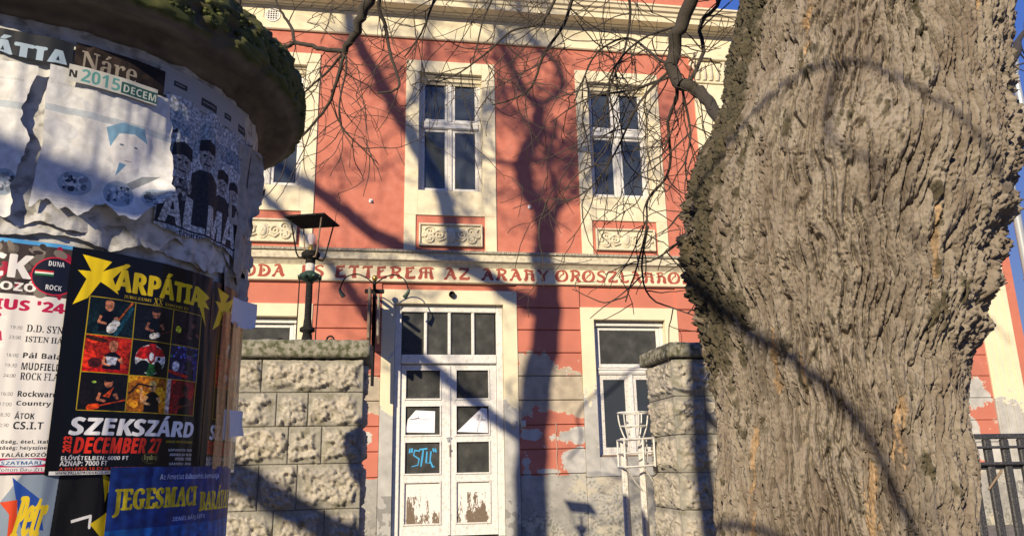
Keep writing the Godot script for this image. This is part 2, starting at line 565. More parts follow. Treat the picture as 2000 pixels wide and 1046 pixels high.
# ---------------------------------------------------------------- the building
func wall_mesh(st: SurfaceTool, x0: float, x1: float, y0: float, y1: float, z: float, depth: float, holes: Array) -> void:
	var xs := [x0, x1]
	var ys := [y0, y1]
	for h in holes:
		for v in [h[0], h[1]]:
			if not xs.has(v): xs.append(v)
		for v in [h[2], h[3]]:
			if not ys.has(v): ys.append(v)
	xs.sort(); ys.sort()
	var inside := func(x: float, y: float) -> bool:
		if x < x0 or x > x1 or y < y0 or y > y1: return true
		for h in holes:
			if x > h[0] and x < h[1] and y > h[2] and y < h[3]: return true
		return false
	for i in xs.size() - 1:
		for j in ys.size() - 1:
			var a: float = xs[i]
			var b: float = xs[i + 1]
			var c: float = ys[j]
			var d: float = ys[j + 1]
			var mx := (a + b) / 2
			var my := (c + d) / 2
			if inside.call(mx, my): continue
			for e in [[z, 1.0], [z - depth, -1.0]]:
				face(st, [Vector3(a, c, e[0]), Vector3(b, c, e[0]), Vector3(b, d, e[0]), Vector3(a, d, e[0])], Vector3(0, 0, e[1]))
			var zb := z - depth
			if i == 0 or inside.call((xs[i - 1] + a) / 2, my): face(st, [Vector3(a, c, z), Vector3(a, d, z), Vector3(a, d, zb), Vector3(a, c, zb)], Vector3.LEFT)
			if i == xs.size() - 2 or inside.call((b + xs[i + 2]) / 2, my): face(st, [Vector3(b, c, z), Vector3(b, d, z), Vector3(b, d, zb), Vector3(b, c, zb)], Vector3.RIGHT)
			if j == 0 or inside.call(mx, (ys[j - 1] + c) / 2): face(st, [Vector3(a, c, z), Vector3(b, c, z), Vector3(b, c, zb), Vector3(a, c, zb)], Vector3.DOWN)
			if j == ys.size() - 2 or inside.call(mx, (d + ys[j + 2]) / 2): face(st, [Vector3(a, d, z), Vector3(b, d, z), Vector3(b, d, zb), Vector3(a, d, zb)], Vector3.UP)

func pbox(called: String, parent: Node, m: Material, x0: float, x1: float, y0: float, y1: float, z0: float, z1: float, ch := 0.004) -> MeshInstance3D:
	var st := st_new()
	bx(st, x0, x1, y0, y1, z0, z1, ch)
	return obj(called, st, m, parent)

func building() -> void:
	var B := thing("hotel_building", "old salmon red hotel with cream trim, red painted lettering band and peeling ground floor", "building", Vector3.ZERO)
	var ups := [-1.775, 0.855, 3.487]
	var lows := [-1.782, 3.4775]
	# --- walls
	var st := st_new()
	var holes := []
	for c in ups: holes.append([c - 0.50, c + 0.50, 5.52, 7.47])
	wall_mesh(st, -5.0, 5.5, 4.15, 8.75, ZF, 0.45, holes)
	obj("upper_wall", st, M.red, B)
	st = st_new()
	holes = [[0.05, 1.63, 0.3, 3.86]]
	for c in lows: holes.append([c - 0.56, c + 0.56, 1.68, 3.66])
	wall_mesh(st, -5.0, 5.5, 0.3, 4.145, ZF - 0.018, 0.43, holes)
	obj("lower_wall", st, M.redlow, B)
	st = st_new()
	wall_mesh(st, 5.502, 10.06, 0.3, 4.14, ZF - 0.07, 0.4, [])
	obj("wing_wall", st, M.redlow, B)
	st = st_new()
	wall_mesh(st, 5.502, 10.06, 4.1405, 7.7, ZF - 0.07, 0.4, [])
	obj("wing_wall", st, M.red, B)
	pbox("attic_wall", B, M.red, -5.0, 5.32, 8.76, 9.75, ZF, ZF - 0.4)
	pbox("attic_coping", B, M.ledge, -5.05, 5.37, 9.755, 9.83, ZF + 0.05, ZF - 0.45)
	pbox("side_wall", B, M.red, 5.12, 5.497, 4.16, 8.745, ZF - 0.455, -18.0)
	pbox("side_wall", B, M.red, -5.0, -4.6, 0.3, 8.745, ZF - 0.46, -18.0)
	pbox("side_wall", B, M.red, 9.7, 10.05, 0.3, 7.69, ZF - 0.475, -18.0)
	pbox("back_wall", B, M.red, -5.0, 10.05, 0.3, 8.745, -18.01, -18.3)
	pbox("roof", B, M.ledge, -5.2, 5.6, 8.77, 8.95, ZF - 0.42, -18.4)
	pbox("roof", B, M.ledge, 5.62, 10.3, 7.72, 7.9, ZF + 0.2, -18.4)
	pbox("floor", B, M.room, -4.58, 9.68, 4.16, 4.35, ZF - 0.46, -18.0)
	pbox("floor", B, M.room, -4.58, 9.68, 0.55, 0.72, ZF - 0.48, -18.0)
	pbox("partition", B, M.room, -4.58, 5.1, 4.36, 8.74, -13.4, -13.5)
	pbox("partition", B, M.room, -4.58, 9.68, 0.73, 4.15, -13.4, -13.5)
	# --- plaster courses of the ground floor
	var joints := [4.138, 3.808, 3.483, 3.155, 2.826, 2.488, 2.150, 1.819, 1.487]
	for seg in [[-5.0, -2.522], [-1.043, -0.107], [1.807, 2.738], [4.217, 5.495]]:
		for i in joints.size() - 1:
			pbox("plaster_course", B, M.redlow, seg[0], seg[1], joints[i + 1] + 0.007, joints[i] - 0.007, ZF + 0.008, ZF - 0.03, 0.006)
		pbox("plinth", B, M.redlow, seg[0], seg[1], 0.3, 1.475, ZF + 0.010, ZF - 0.03, 0.008)
	for i in joints.size() - 1:
		pbox("plaster_course", B, M.redlow, 5.51, 9.312, joints[i + 1] + 0.007, joints[i] - 0.007, ZF - 0.05, ZF - 0.10, 0.006)
	for s in lows:
		pbox("plinth", B, M.redlow, s - 0.737, s + 0.737, 0.3, 1.436, ZF + 0.009, ZF - 0.03, 0.006)
	pbox("plinth", B, M.redlow, 5.51, 9.312, 0.3, 1.475, ZF - 0.045, ZF - 0.10, 0.008)
	# --- right wing pilaster, with sunk flutes
	st = st_new()
	var px0 := 9.316
	var pw := 0.542
	bx(st, px0, px0 + pw, 0.3, 4.2, ZF - 0.072, ZF - 0.03, 0.004)
	for k in 4:
		bx(st, px0 + 0.03 + k * 0.132, px0 + 0.115 + k * 0.132, 1.0, 4.2, ZF - 0.0285, ZF - 0.012, 0.004)
	obj("pilaster", st, M.creamlow, B)
	st = st_new()
	bx(st, px0, px0 + pw, 4.2005, 7.29, ZF - 0.072, ZF - 0.03, 0.004)
	for k in 4:
		bx(st, px0 + 0.03 + k * 0.132, px0 + 0.115 + k * 0.132, 4.2005, 7.2, ZF - 0.0285, ZF - 0.012, 0.004)
	obj("pilaster_shaft", st, M.cream, B)
	pbox("wing_eaves", B, M.cream, 5.62, 10.28, 7.3, 7.70, ZF + 0.1, ZF - 0.02)
	# --- upper pilaster with capital
	st = st_new()
	bx(st, 4.775, 5.345, 4.61, 7.52, ZF, ZF + 0.05, 0.006)
	bx(st, 4.84, 5.28, 4.80, 7.40, ZF + 0.0505, ZF + 0.062, 0.008)
	obj("pilaster", st, M.cream, B)
	capital(B)
	# --- string course with the lettering band below it
	st = st_new()
	extrude_x(st, [Vector2(ZF, 4.612), Vector2(ZF + 0.135, 4.598), Vector2(ZF + 0.15, 4.585), Vector2(ZF + 0.145, 4.56), Vector2(ZF, 4.557)], -5.0, 5.52)
	obj("string_course_lip", st, M.ledgetop, B)
	st = st_new()
	extrude_x(st, [Vector2(ZF, 4.5565), Vector2(ZF + 0.118, 4.5565), Vector2(ZF + 0.115, 4.452), Vector2(ZF + 0.075, 4.430), Vector2(ZF + 0.045, 4.395), Vector2(ZF + 0.04, 4.383), Vector2(ZF, 4.383)], -5.0, 5.52)
	obj("string_course", st, M.ledge, B)
	var band := pbox("lettering_band", B, M.cream, -5.0, 5.51, 4.19, 4.382, ZF, ZF + 0.03, 0.003)
	lettering(band)
	st = st_new()
	extrude_x(st, [Vector2(ZF, 4.189), Vector2(ZF + 0.04, 4.187), Vector2(ZF + 0.055, 4.172), Vector2(ZF + 0.05, 4.15), Vector2(ZF + 0.03, 4.140), Vector2(ZF - 0.01, 4.140)], -5.0, 5.515)
	obj("band_moulding", st, M.cream, B)
	# --- main cornice and frieze
	st = st_new()
	extrude_x(st, [Vector2(ZF, 8.05), Vector2(ZF, 8.012), Vector2(ZF + 0.03, 8.006), Vector2(ZF + 0.045, 8.02), Vector2(ZF + 0.045, 8.05)], -5.0, 5.5)
	obj("frieze_moulding", st, M.cream, B)
	pbox("frieze", B, M.cream, -5.0, 5.50, 8.051, 8.40, ZF, ZF + 0.035, 0.003)
	st = st_new()
	extrude_x(st, [Vector2(ZF, 8.402), Vector2(ZF + 0.07, 8.402), Vector2(ZF + 0.08, 8.425), Vector2(ZF + 0.12, 8.435), Vector2(ZF + 0.12, 8.448), Vector2(ZF + 0.27, 8.452), Vector2(ZF + 0.275, 8.53), Vector2(ZF + 0.30, 8.545), Vector2(ZF + 0.31, 8.585), Vector2(ZF + 0.345, 8.605), Vector2(ZF + 0.36, 8.65), Vector2(ZF + 0.385, 8.665), Vector2(ZF + 0.385, 8.695), Vector2(ZF, 8.757)], -5.0, 5.60)
	obj("cornice", st, M.cream, B)
	# --- upper windows
	var rel := relief_mesh()
	for i in 3: upper_window(B, ups[i], rel)
	for i in 2: low_window(B, lows[i])
	door(B)
	# --- round lattice vent in the frieze
	var vent := part_node("vent", B)
	st = st_new()
	var vc := Vector3(-1.83, 8.235, ZF + 0.036)
	for k in 18:
		var a0 := TAU * k / 18
		var a1 := TAU * (k + 1) / 18
		var q := []
		for e in [[a0, 0.09], [a1, 0.09], [a1, 0.115], [a0, 0.115]]:
			q.append(vc + Vector3(cos(e[0]) * e[1], sin(e[0]) * e[1], 0.008))
		face(st, q, Vector3(0, 0, 1))
	obj("rim", st, M.white, vent)
	st = st_new()
	for k in range(-2, 3):
		var hl := sqrt(maxf(0.0, 0.09 * 0.09 - 0.036 * 0.036 * k * k))
		bx(st, vc.x + k * 0.036 - 0.007, vc.x + k * 0.036 + 0.007, vc.y - hl, vc.y + hl, vc.z + 0.003, vc.z + 0.009, 0.001)
		bx(st, vc.x - hl, vc.x + hl, vc.y + k * 0.036 - 0.007, vc.y + k * 0.036 + 0.007, vc.z + 0.0035, vc.z + 0.0095, 0.001)
	obj("lattice", st, M.white, vent)
	st = st_new()
	lathe(st, [Vector2(0.0, 0.0), Vector2(0.092, 0.0)], Vector3.ZERO, 18)
	var shade_disc := obj("painted_shade_disc", st, mk(lin(0.01, 0.01, 0.01)), vent)  # near-black disc on the frieze, painted as the shade inside the vent
	shade_disc.transform = Transform3D(Basis(Vector3.RIGHT, PI / 2), vc + Vector3(0, 0, 0.0015))

func capital(B: Node) -> void:
	var c := part_node("capital", B)
	c.set_meta("label", "scrolled plaster capital of the upper pilaster")
	var x := 5.06
	pbox("abacus", c, M.cream, x - 0.33, x + 0.33, 7.93, 8.0, ZF, ZF + 0.12, 0.01)
	pbox("astragal", c, M.cream, x - 0.30, x + 0.30, 7.525, 7.57, ZF, ZF + 0.075, 0.01)
	pbox("bell", c, M.cream, x - 0.26, x + 0.26, 7.572, 7.928, ZF, ZF + 0.055, 0.01)
	for s in [-1.0, 1.0]:
		var st := st_new()
		var pts := []
		var rad := []
		for k in 34:
			var a := k / 33.0 * TAU * 1.9
			var r := 0.105 * (1.0 - k / 36.0)
			pts.append(Vector3(x + s * (0.24 + r * cos(a) * 1.0), 7.81 + r * sin(a), ZF + 0.075 + 0.02 * k / 33.0))
			rad.append(0.022 - 0.008 * k / 33.0)
		tube(st, pts, rad, 7)
		obj("volute", st, M.ornament, c)
	for k in 5:
		var st := st_new()
		var lx := x - 0.22 + 0.11 * k
		var h := 0.24 + (0.06 if k % 2 == 0 else 0.0)
		var pts := []
		var rad := []
		for j in 7:
			var t := j / 6.0
			pts.append(Vector3(lx, 7.575 + h * t, ZF + 0.06 + 0.06 * t * t * t))
			rad.append(0.045 * sin(PI * (0.25 + 0.7 * t)) + 0.006)
		tube(st, pts, rad, 7)
		obj("leaf", st, M.ornament, c)

func relief_mesh() -> ArrayMesh:
	var nx := 150
	var ny := 54
	var hw := 0.425
	var hh := 0.135
	var n := noise(60, 14.0, 3)
	var sp := []
	for s in [-1.0, 1.0]:
		for e in [[0.30, 0.055, 0.07, 1.0], [0.30, -0.06, 0.06, -1.0], [0.17, 0.0, 0.075, 1.0], [0.385, 0.0, 0.04, -1.0]]:
			var pts := []
			for k in 26:
				var a := k / 25.0 * TAU * 1.5
				var r: float = e[2] * (1.0 - k / 29.0)
				pts.append(Vector2(s * (e[0] + r * cos(a) * 1.15), e[1] + e[3] * r * sin(a)))
			sp.append(pts)
		sp.append([Vector2(s * 0.09, 0.05), Vector2(s * 0.16, 0.085), Vector2(s * 0.24, 0.02), Vector2(s * 0.33, -0.01), Vector2(s * 0.40, 0.09)])
		sp.append([Vector2(s * 0.09, -0.06), Vector2(s * 0.17, -0.09), Vector2(s * 0.25, -0.02), Vector2(s * 0.36, -0.09)])
	var H := PackedFloat32Array()
	for j in ny + 1:
		for i in nx + 1:
			var p := Vector2(lerpf(-hw, hw, float(i) / nx), lerpf(-hh, hh, float(j) / ny))
			var h := 0.004 * n.get_noise_2d(p.x * 4, p.y * 4)
			for pts in sp:
				var d := 9.0
				for k in pts.size() - 1:
					if absf(p.x - pts[k].x) < 0.1:
						d = minf(d, p.distance_to(Geometry2D.get_closest_point_to_segment(p, pts[k], pts[k + 1])))
				h = maxf(h, 0.028 * sqrt(maxf(0.0, 1.0 - d * d / 0.00026)))
			var q := Vector2(p.x / 0.062, p.y / 0.092)         # the head
			var e2 := q.length_squared()
			if e2 < 1.7: h = maxf(h, 0.018)
			if e2 < 1.0:
				h = 0.018 + 0.030 * sqrt(1.0 - e2)
				for ey in [-0.022, 0.022]:
					var de := Vector2((p.x - ey) / 0.012, (p.y - 0.018) / 0.008).length_squared()
					if de < 1.0: h -= 0.010 * (1.0 - de)
				var dn := Vector2(p.x / 0.008, (p.y - 0.0) / 0.022).length_squared()
				if dn < 1.0: h += 0.010 * (1.0 - dn)
				var dm := Vector2(p.x / 0.018, (p.y + 0.036) / 0.006).length_squared()
				if dm < 1.0: h -= 0.008 * (1.0 - dm)
			H.append(h)
	var st := SurfaceTool.new()
	st.begin(Mesh.PRIMITIVE_TRIANGLES)
	st.set_smooth_group(0)
	for j in ny + 1:
		for i in nx + 1:
			st.set_uv(Vector2(0, 0))
			st.add_vertex(Vector3(lerpf(-hw, hw, float(i) / nx), lerpf(-hh, hh, float(j) / ny), H[j * (nx + 1) + i]))
	for j in ny:
		for i in nx:
			var a := j * (nx + 1) + i
			for k in [a, a + nx + 1, a + 1, a + 1, a + nx + 1, a + nx + 2]: st.add_index(k)
	st.generate_normals()
	return st.commit()

func frame_ring(st: SurfaceTool, x0: float, x1: float, y0: float, y1: float, w: float, z0: float, z1: float, ch := 0.005) -> void:
	bx(st, x0, x0 + w, y0, y1, z0, z1, ch)
	bx(st, x1 - w, x1, y0, y1, z0, z1, ch)
	bx(st, x0 + w + 0.0005, x1 - w - 0.0005, y1 - w, y1, z0, z1 - 0.001, ch)
	bx(st, x0 + w + 0.0005, x1 - w - 0.0005, y0, y0 + w, z0, z1 - 0.001, ch)

func sash(w: Node, x0: float, x1: float, y0: float, y1: float, z: float, bar := 0.042, m: Material = M.white, g: Material = M.glass) -> void:
	var st := st_new()
	frame_ring(st, x0, x1, y0, y1, bar, z - 0.035, z)
	obj("sash", st, m, w)
	pbox("pane", w, g, x0 + bar - 0.004, x1 - bar + 0.004, y0 + bar - 0.004, y1 - bar + 0.004, z - 0.022, z - 0.018, 0.0)

func upper_window(B: Node, c: float, rel: ArrayMesh) -> void:
	var w := part_node("window", B)
	var f := ZF + 0.022
	var st := st_new()
	bx(st, c - 0.676, c - 0.478, 5.158, 7.645, ZF - 0.30, f)
	bx(st, c + 0.478, c + 0.676, 5.158, 7.645, ZF - 0.30, f)
	bx(st, c - 0.4775, c + 0.4775, 7.45, 7.645, ZF - 0.30, f)
	bx(st, c - 0.4775, c + 0.4775, 5.158, 5.54, ZF - 0.30, f)
	bx(st, c - 0.676, c - 0.506, 4.613, 5.1575, ZF - 0.02, f)
	bx(st, c + 0.506, c + 0.676, 4.613, 5.1575, ZF - 0.02, f)
	obj("surround", st, M.cream, w)
	var z := ZF - 0.13
	st = st_new()
	frame_ring(st, c - 0.4775, c + 0.4775, 5.541, 7.449, 0.05, z - 0.09, z, 0.006)
	obj("frame", st, M.oldwhite, w)
	st = st_new()
	extrude_x(st, [Vector2(z + 0.001, 7.448), Vector2(z + 0.09, 7.448), Vector2(z + 0.09, 7.415), Vector2(z + 0.06, 7.40), Vector2(z + 0.05, 7.36), Vector2(z + 0.02, 7.345), Vector2(z + 0.001, 7.32)], c - 0.477, c + 0.477)
	obj("head_moulding", st, M.ornament, w)
	st = st_new()
	extrude_x(st, [Vector2(z - 0.08, 6.71), Vector2(z + 0.012, 6.705), Vector2(z + 0.03, 6.68), Vector2(z + 0.018, 6.655), Vector2(z + 0.018, 6.625), Vector2(z + 0.032, 6.60), Vector2(z + 0.012, 6.585), Vector2(z - 0.08, 6.585)], c - 0.427, c + 0.427)
	obj("transom", st, M.white, w)
	pbox("mullion", w, M.oldwhite, c - 0.035, c + 0.035, 5.592, 6.584, z - 0.08, z + 0.012, 0.012)
	pbox("mullion", w, M.white, c - 0.03, c + 0.03, 6.711, 7.398, z - 0.08, z + 0.008, 0.012)
	for s in [-1.0, 1.0]:
		var a: float = c + s * 0.036
		var b: float = c + s * 0.426
		sash(w, minf(a, b), maxf(a, b), 5.593, 6.583, z - 0.012)
		sash(w, minf(a, b), maxf(a, b), 6.712, 7.397, z - 0.012)
	# relief panel below the sill
	st = st_new()
	var y0 := 4.690
	var y1 := 5.028
	frame_ring(st, c - 0.462, c + 0.462, y0, y1, 0.026, ZF + 0.001, ZF + 0.055, 0.010)
	bx(st, c - 0.435, c + 0.435, y0 + 0.0265, y1 - 0.0265, ZF + 0.001, ZF + 0.02, 0.0)
	obj("relief_frame", st, M.ornament, w)
	var r := mesh_node("relief", rel, M.ornament, w)
	r.position = Vector3(c, (y0 + y1) / 2, ZF + 0.0215)

func low_window(B: Node, c: float) -> void:
	var w := part_node("window", B)
	var f := ZF + 0.022
	var st := st_new()
	bx(st, c - 0.738, c - 0.54, 1.44, 3.822, ZF - 0.30, f)
	bx(st, c + 0.54, c + 0.738, 1.44, 3.822, ZF - 0.30, f)
	bx(st, c - 0.5395, c + 0.5395, 3.642, 3.822, ZF - 0.30, f)
	bx(st, c - 0.5395, c + 0.5395, 1.44, 1.70, ZF - 0.30, f)
	obj("surround", st, M.creamlow, w)
	var z := ZF - 0.10
	st = st_new()
	frame_ring(st, c - 0.539, c + 0.539, 1.701, 3.641, 0.055, z - 0.09, z, 0.006)
	obj("frame", st, M.white, w)
	pbox("head_moulding", w, M.white, c - 0.535, c + 0.535, 3.56, 3.60, z + 0.001, z + 0.04, 0.01)
	st = st_new()
	extrude_x(st, [Vector2(z - 0.08, 2.96), Vector2(z + 0.03, 2.95), Vector2(z + 0.03, 2.925), Vector2(z + 0.01, 2.915), Vector2(z + 0.025, 2.89), Vector2(z + 0.012, 2.86), Vector2(z - 0.08, 2.86)], c - 0.483, c + 0.483)
	obj("transom", st, M.white, w)
	sash(w, c - 0.482, c + 0.482, 2.962, 3.555, z - 0.01, 0.05, M.white, M.dirty)
	for s in [-1.0, 1.0]:
		var a: float = c + s * 0.012
		var b: float = c + s * 0.482
		sash(w, minf(a, b), maxf(a, b), 1.757, 2.858, z - 0.01, 0.075, M.oldwhite)
	pbox("mullion", w, M.white, c - 0.03, c + 0.03, 1.757, 2.858, z - 0.009, z + 0.012, 0.008)
	pbox("sill", w, M.rust, c - 0.50, c + 0.50, 1.702, 1.73, z + 0.001, z + 0.05, 0.006)

func door(B: Node) -> void:
	var d := part_node("door", B)
	d.set_meta("label", "white double door with glazed transom and flaking lower panels")
	var f := ZF + 0.024
	var st := st_new()
	bx(st, -0.105, 0.076, 0.3, 4.042, ZF - 0.25, f)
	bx(st, 1.607, 1.805, 0.3, 4.042, ZF - 0.25, f)
	bx(st, 0.0765, 1.6065, 3.842, 4.042, ZF - 0.25, f)
	obj("surround", st, M.creamlow, d)
	var z := ZF - 0.055
	st = st_new()
	bx(st, 0.078, 0.172, 0.70, 3.84, z - 0.10, z, 0.008)
	bx(st, 1.512, 1.605, 0.70, 3.84, z - 0.10, z, 0.008)
	bx(st, 0.1725, 1.5115, 3.738, 3.84, z - 0.10, z - 0.002, 0.008)
	bx(st, 0.1725, 1.5115, 3.005, 3.132, z - 0.10, z + 0.012, 0.012)
	obj("frame", st, M.white, d)
	for k in 3:
		pbox("mullion", d, M.white, 0.487 + k * 0.3355, 0.532 + k * 0.3355, 3.1325, 3.7375, z - 0.08, z - 0.008, 0.01)
	for k in 4:
		var x0 := 0.1725 + (0.0 if k == 0 else 0.3595 + (k - 1) * 0.3355)
		pbox("transom_pane", d, M.dirty, x0, minf(0.487 + k * 0.3355, 1.5115), 3.133, 3.737, z - 0.05, z - 0.045, 0.0)
	pbox("threshold", d, M.mortar, 0.0, 1.7, 0.60, 0.698, ZF - 0.2, ZF + 0.16, 0.01)
	var zl := z - 0.035
	for s in 2:
		var leaf := part_node("leaf", d)
		var xa := 0.177 if s == 0 else 0.849
		var xb := 0.840 if s == 0 else 1.508
		var ga := 0.239 if s == 0 else 0.938
		var gb := 0.725 if s == 0 else 1.402
		var ys := [0.72, 0.875, 1.415, 1.520, 1.945, 2.030, 2.430, 2.520, 2.925, 2.995]
		st = st_new()
		bx(st, xa, ga, ys[0], ys[9], zl - 0.045, zl, 0.004)
		bx(st, gb, xb, ys[0], ys[9], zl - 0.045, zl, 0.004)
		for k in 5:
			bx(st, ga + 0.0005, gb - 0.0005, ys[k * 2], ys[k * 2 + 1], zl - 0.045, zl - 0.001, 0.004)
		obj("stiles", st, M.white, leaf)
		for k in 4:
			var y0: float = ys[k * 2 + 1]
			var y1: float = ys[k * 2 + 2]
			st = st_new()
			frame_ring(st, ga - 0.012, gb + 0.012, y0 - 0.012, y1 + 0.012, 0.022, zl + 0.0005, zl + 0.014, 0.006)
			obj("beading", st, M.oldwhite if k == 0 else M.white, leaf)
			if k == 0:
				st = st_new()
				st.set_smooth_group(-1)
				var pz := zl - 0.018
				var q := [Vector3(ga, y0, pz), Vector3(gb, y0, pz), Vector3(gb, y1, pz), Vector3(ga, y1, pz)]
				var uv := [Vector2(0, 1), Vector2(1, 1), Vector2(1, 0), Vector2(0, 0)]
				for ii in [0, 2, 1, 0, 3, 2]:
					st.set_uv(uv[ii]); st.add_vertex(q[ii])
				obj("lower_panel", st, M["panel%d" % s], leaf)
			else:
				pbox("pane", leaf, M.dirty, ga - 0.002, gb + 0.002, y0 - 0.002, y1 + 0.002, zl - 0.026, zl - 0.022, 0.0)
	pbox("astragal", d, M.white, 0.8255, 0.8635, 0.73, 2.985, zl + 0.001, zl + 0.016, 0.006)
	st = st_new()
	bx(st, 0.80, 0.875, 1.985, 2.003, zl + 0.017, zl + 0.024, 0.002)
	bx(st, 0.815, 0.845, 1.942, 1.978, zl + 0.018, zl + 0.034, 0.004)
	tube(st, [Vector3(0.82, 1.975, zl + 0.026), Vector3(0.82, 1.998, zl + 0.028), Vector3(0.84, 1.998, zl + 0.028), Vector3(0.84, 1.975, zl + 0.026)], [0.003], 6)
	obj("padlock", st, M.zinc, d)
	st = st_new()
	bx(st, 0.845, 0.862, 1.74, 1.90, zl + 0.0165, zl + 0.021, 0.002)
	tube(st, [Vector3(0.853, 1.84, zl + 0.02), Vector3(0.853, 1.84, zl + 0.05)], [0.010], 8)
	obj("lock_plate", st, M.rust, d)
	# blue scrawl sprayed on the lower left pane
	st = st_new()
	var g := mk(lin(0.05, 0.33, 0.62), 0.5)
	var o := Vector3(0.239, 1.520, zl - 0.0185)
	var k2 := 0
	for s in [[[0.075, 0.34], [0.07, 0.28]], [[0.105, 0.345], [0.10, 0.285]], [[0.21, 0.305], [0.14, 0.315], [0.125, 0.25], [0.20, 0.20], [0.185, 0.12], [0.10, 0.10]], [[0.20, 0.325], [0.31, 0.335]], [[0.255, 0.325], [0.24, 0.20], [0.225, 0.10]], [[0.305, 0.30], [0.295, 0.15], [0.345, 0.14], [0.36, 0.30]], [[0.35, 0.17], [0.385, 0.09], [0.41, 0.10]], [[0.385, 0.34], [0.40, 0.29]], [[0.415, 0.335], [0.43, 0.285]]]:
		var pts := []
		for p in s: pts.append(o + Vector3(p[0], p[1], 0.0004 * k2))
		ribbon(st, pts, [0.020, 0.026, 0.018, 0.022, 0.014, 0.012])
		k2 += 1
	obj("graffiti", st, g, d)

func ribbon(st: SurfaceTool, pts: Array, w: Array) -> void:
	var n := pts.size()
	var L := []
	var R := []
	for i in n:
		var t: Vector3 = (pts[mini(i + 1, n - 1)] - pts[maxi(i - 1, 0)]).normalized()
		var s := Vector3(-t.y, t.x, 0) * float(w[mini(i, w.size() - 1)]) * 0.5
		L.append(pts[i] + s); R.append(pts[i] - s)
	for i in n - 1:
		face(st, [L[i], L[i + 1], R[i + 1], R[i]], Vector3(0, 0, 1))

func smooth_line(pts: Array, sub := 5) -> Array:       # Catmull-Rom through arrays of floats
	var o := []
	for i in pts.size() - 1:
		var p0 = pts[maxi(i - 1, 0)]
		var p1 = pts[i]
		var p2 = pts[i + 1]
		var p3 = pts[mini(i + 2, pts.size() - 1)]
		for k in sub:
			var t := float(k) / sub
			var v := []
			for c in p1.size():
				v.append(0.5 * (2.0 * p1[c] + (p2[c] - p0[c]) * t + (2.0 * p0[c] - 5.0 * p1[c] + 4.0 * p2[c] - p3[c]) * t * t + (3.0 * p1[c] - p0[c] - 3.0 * p2[c] + p3[c]) * t * t * t))
			o.append(v)
	o.append(pts[-1])
	return o

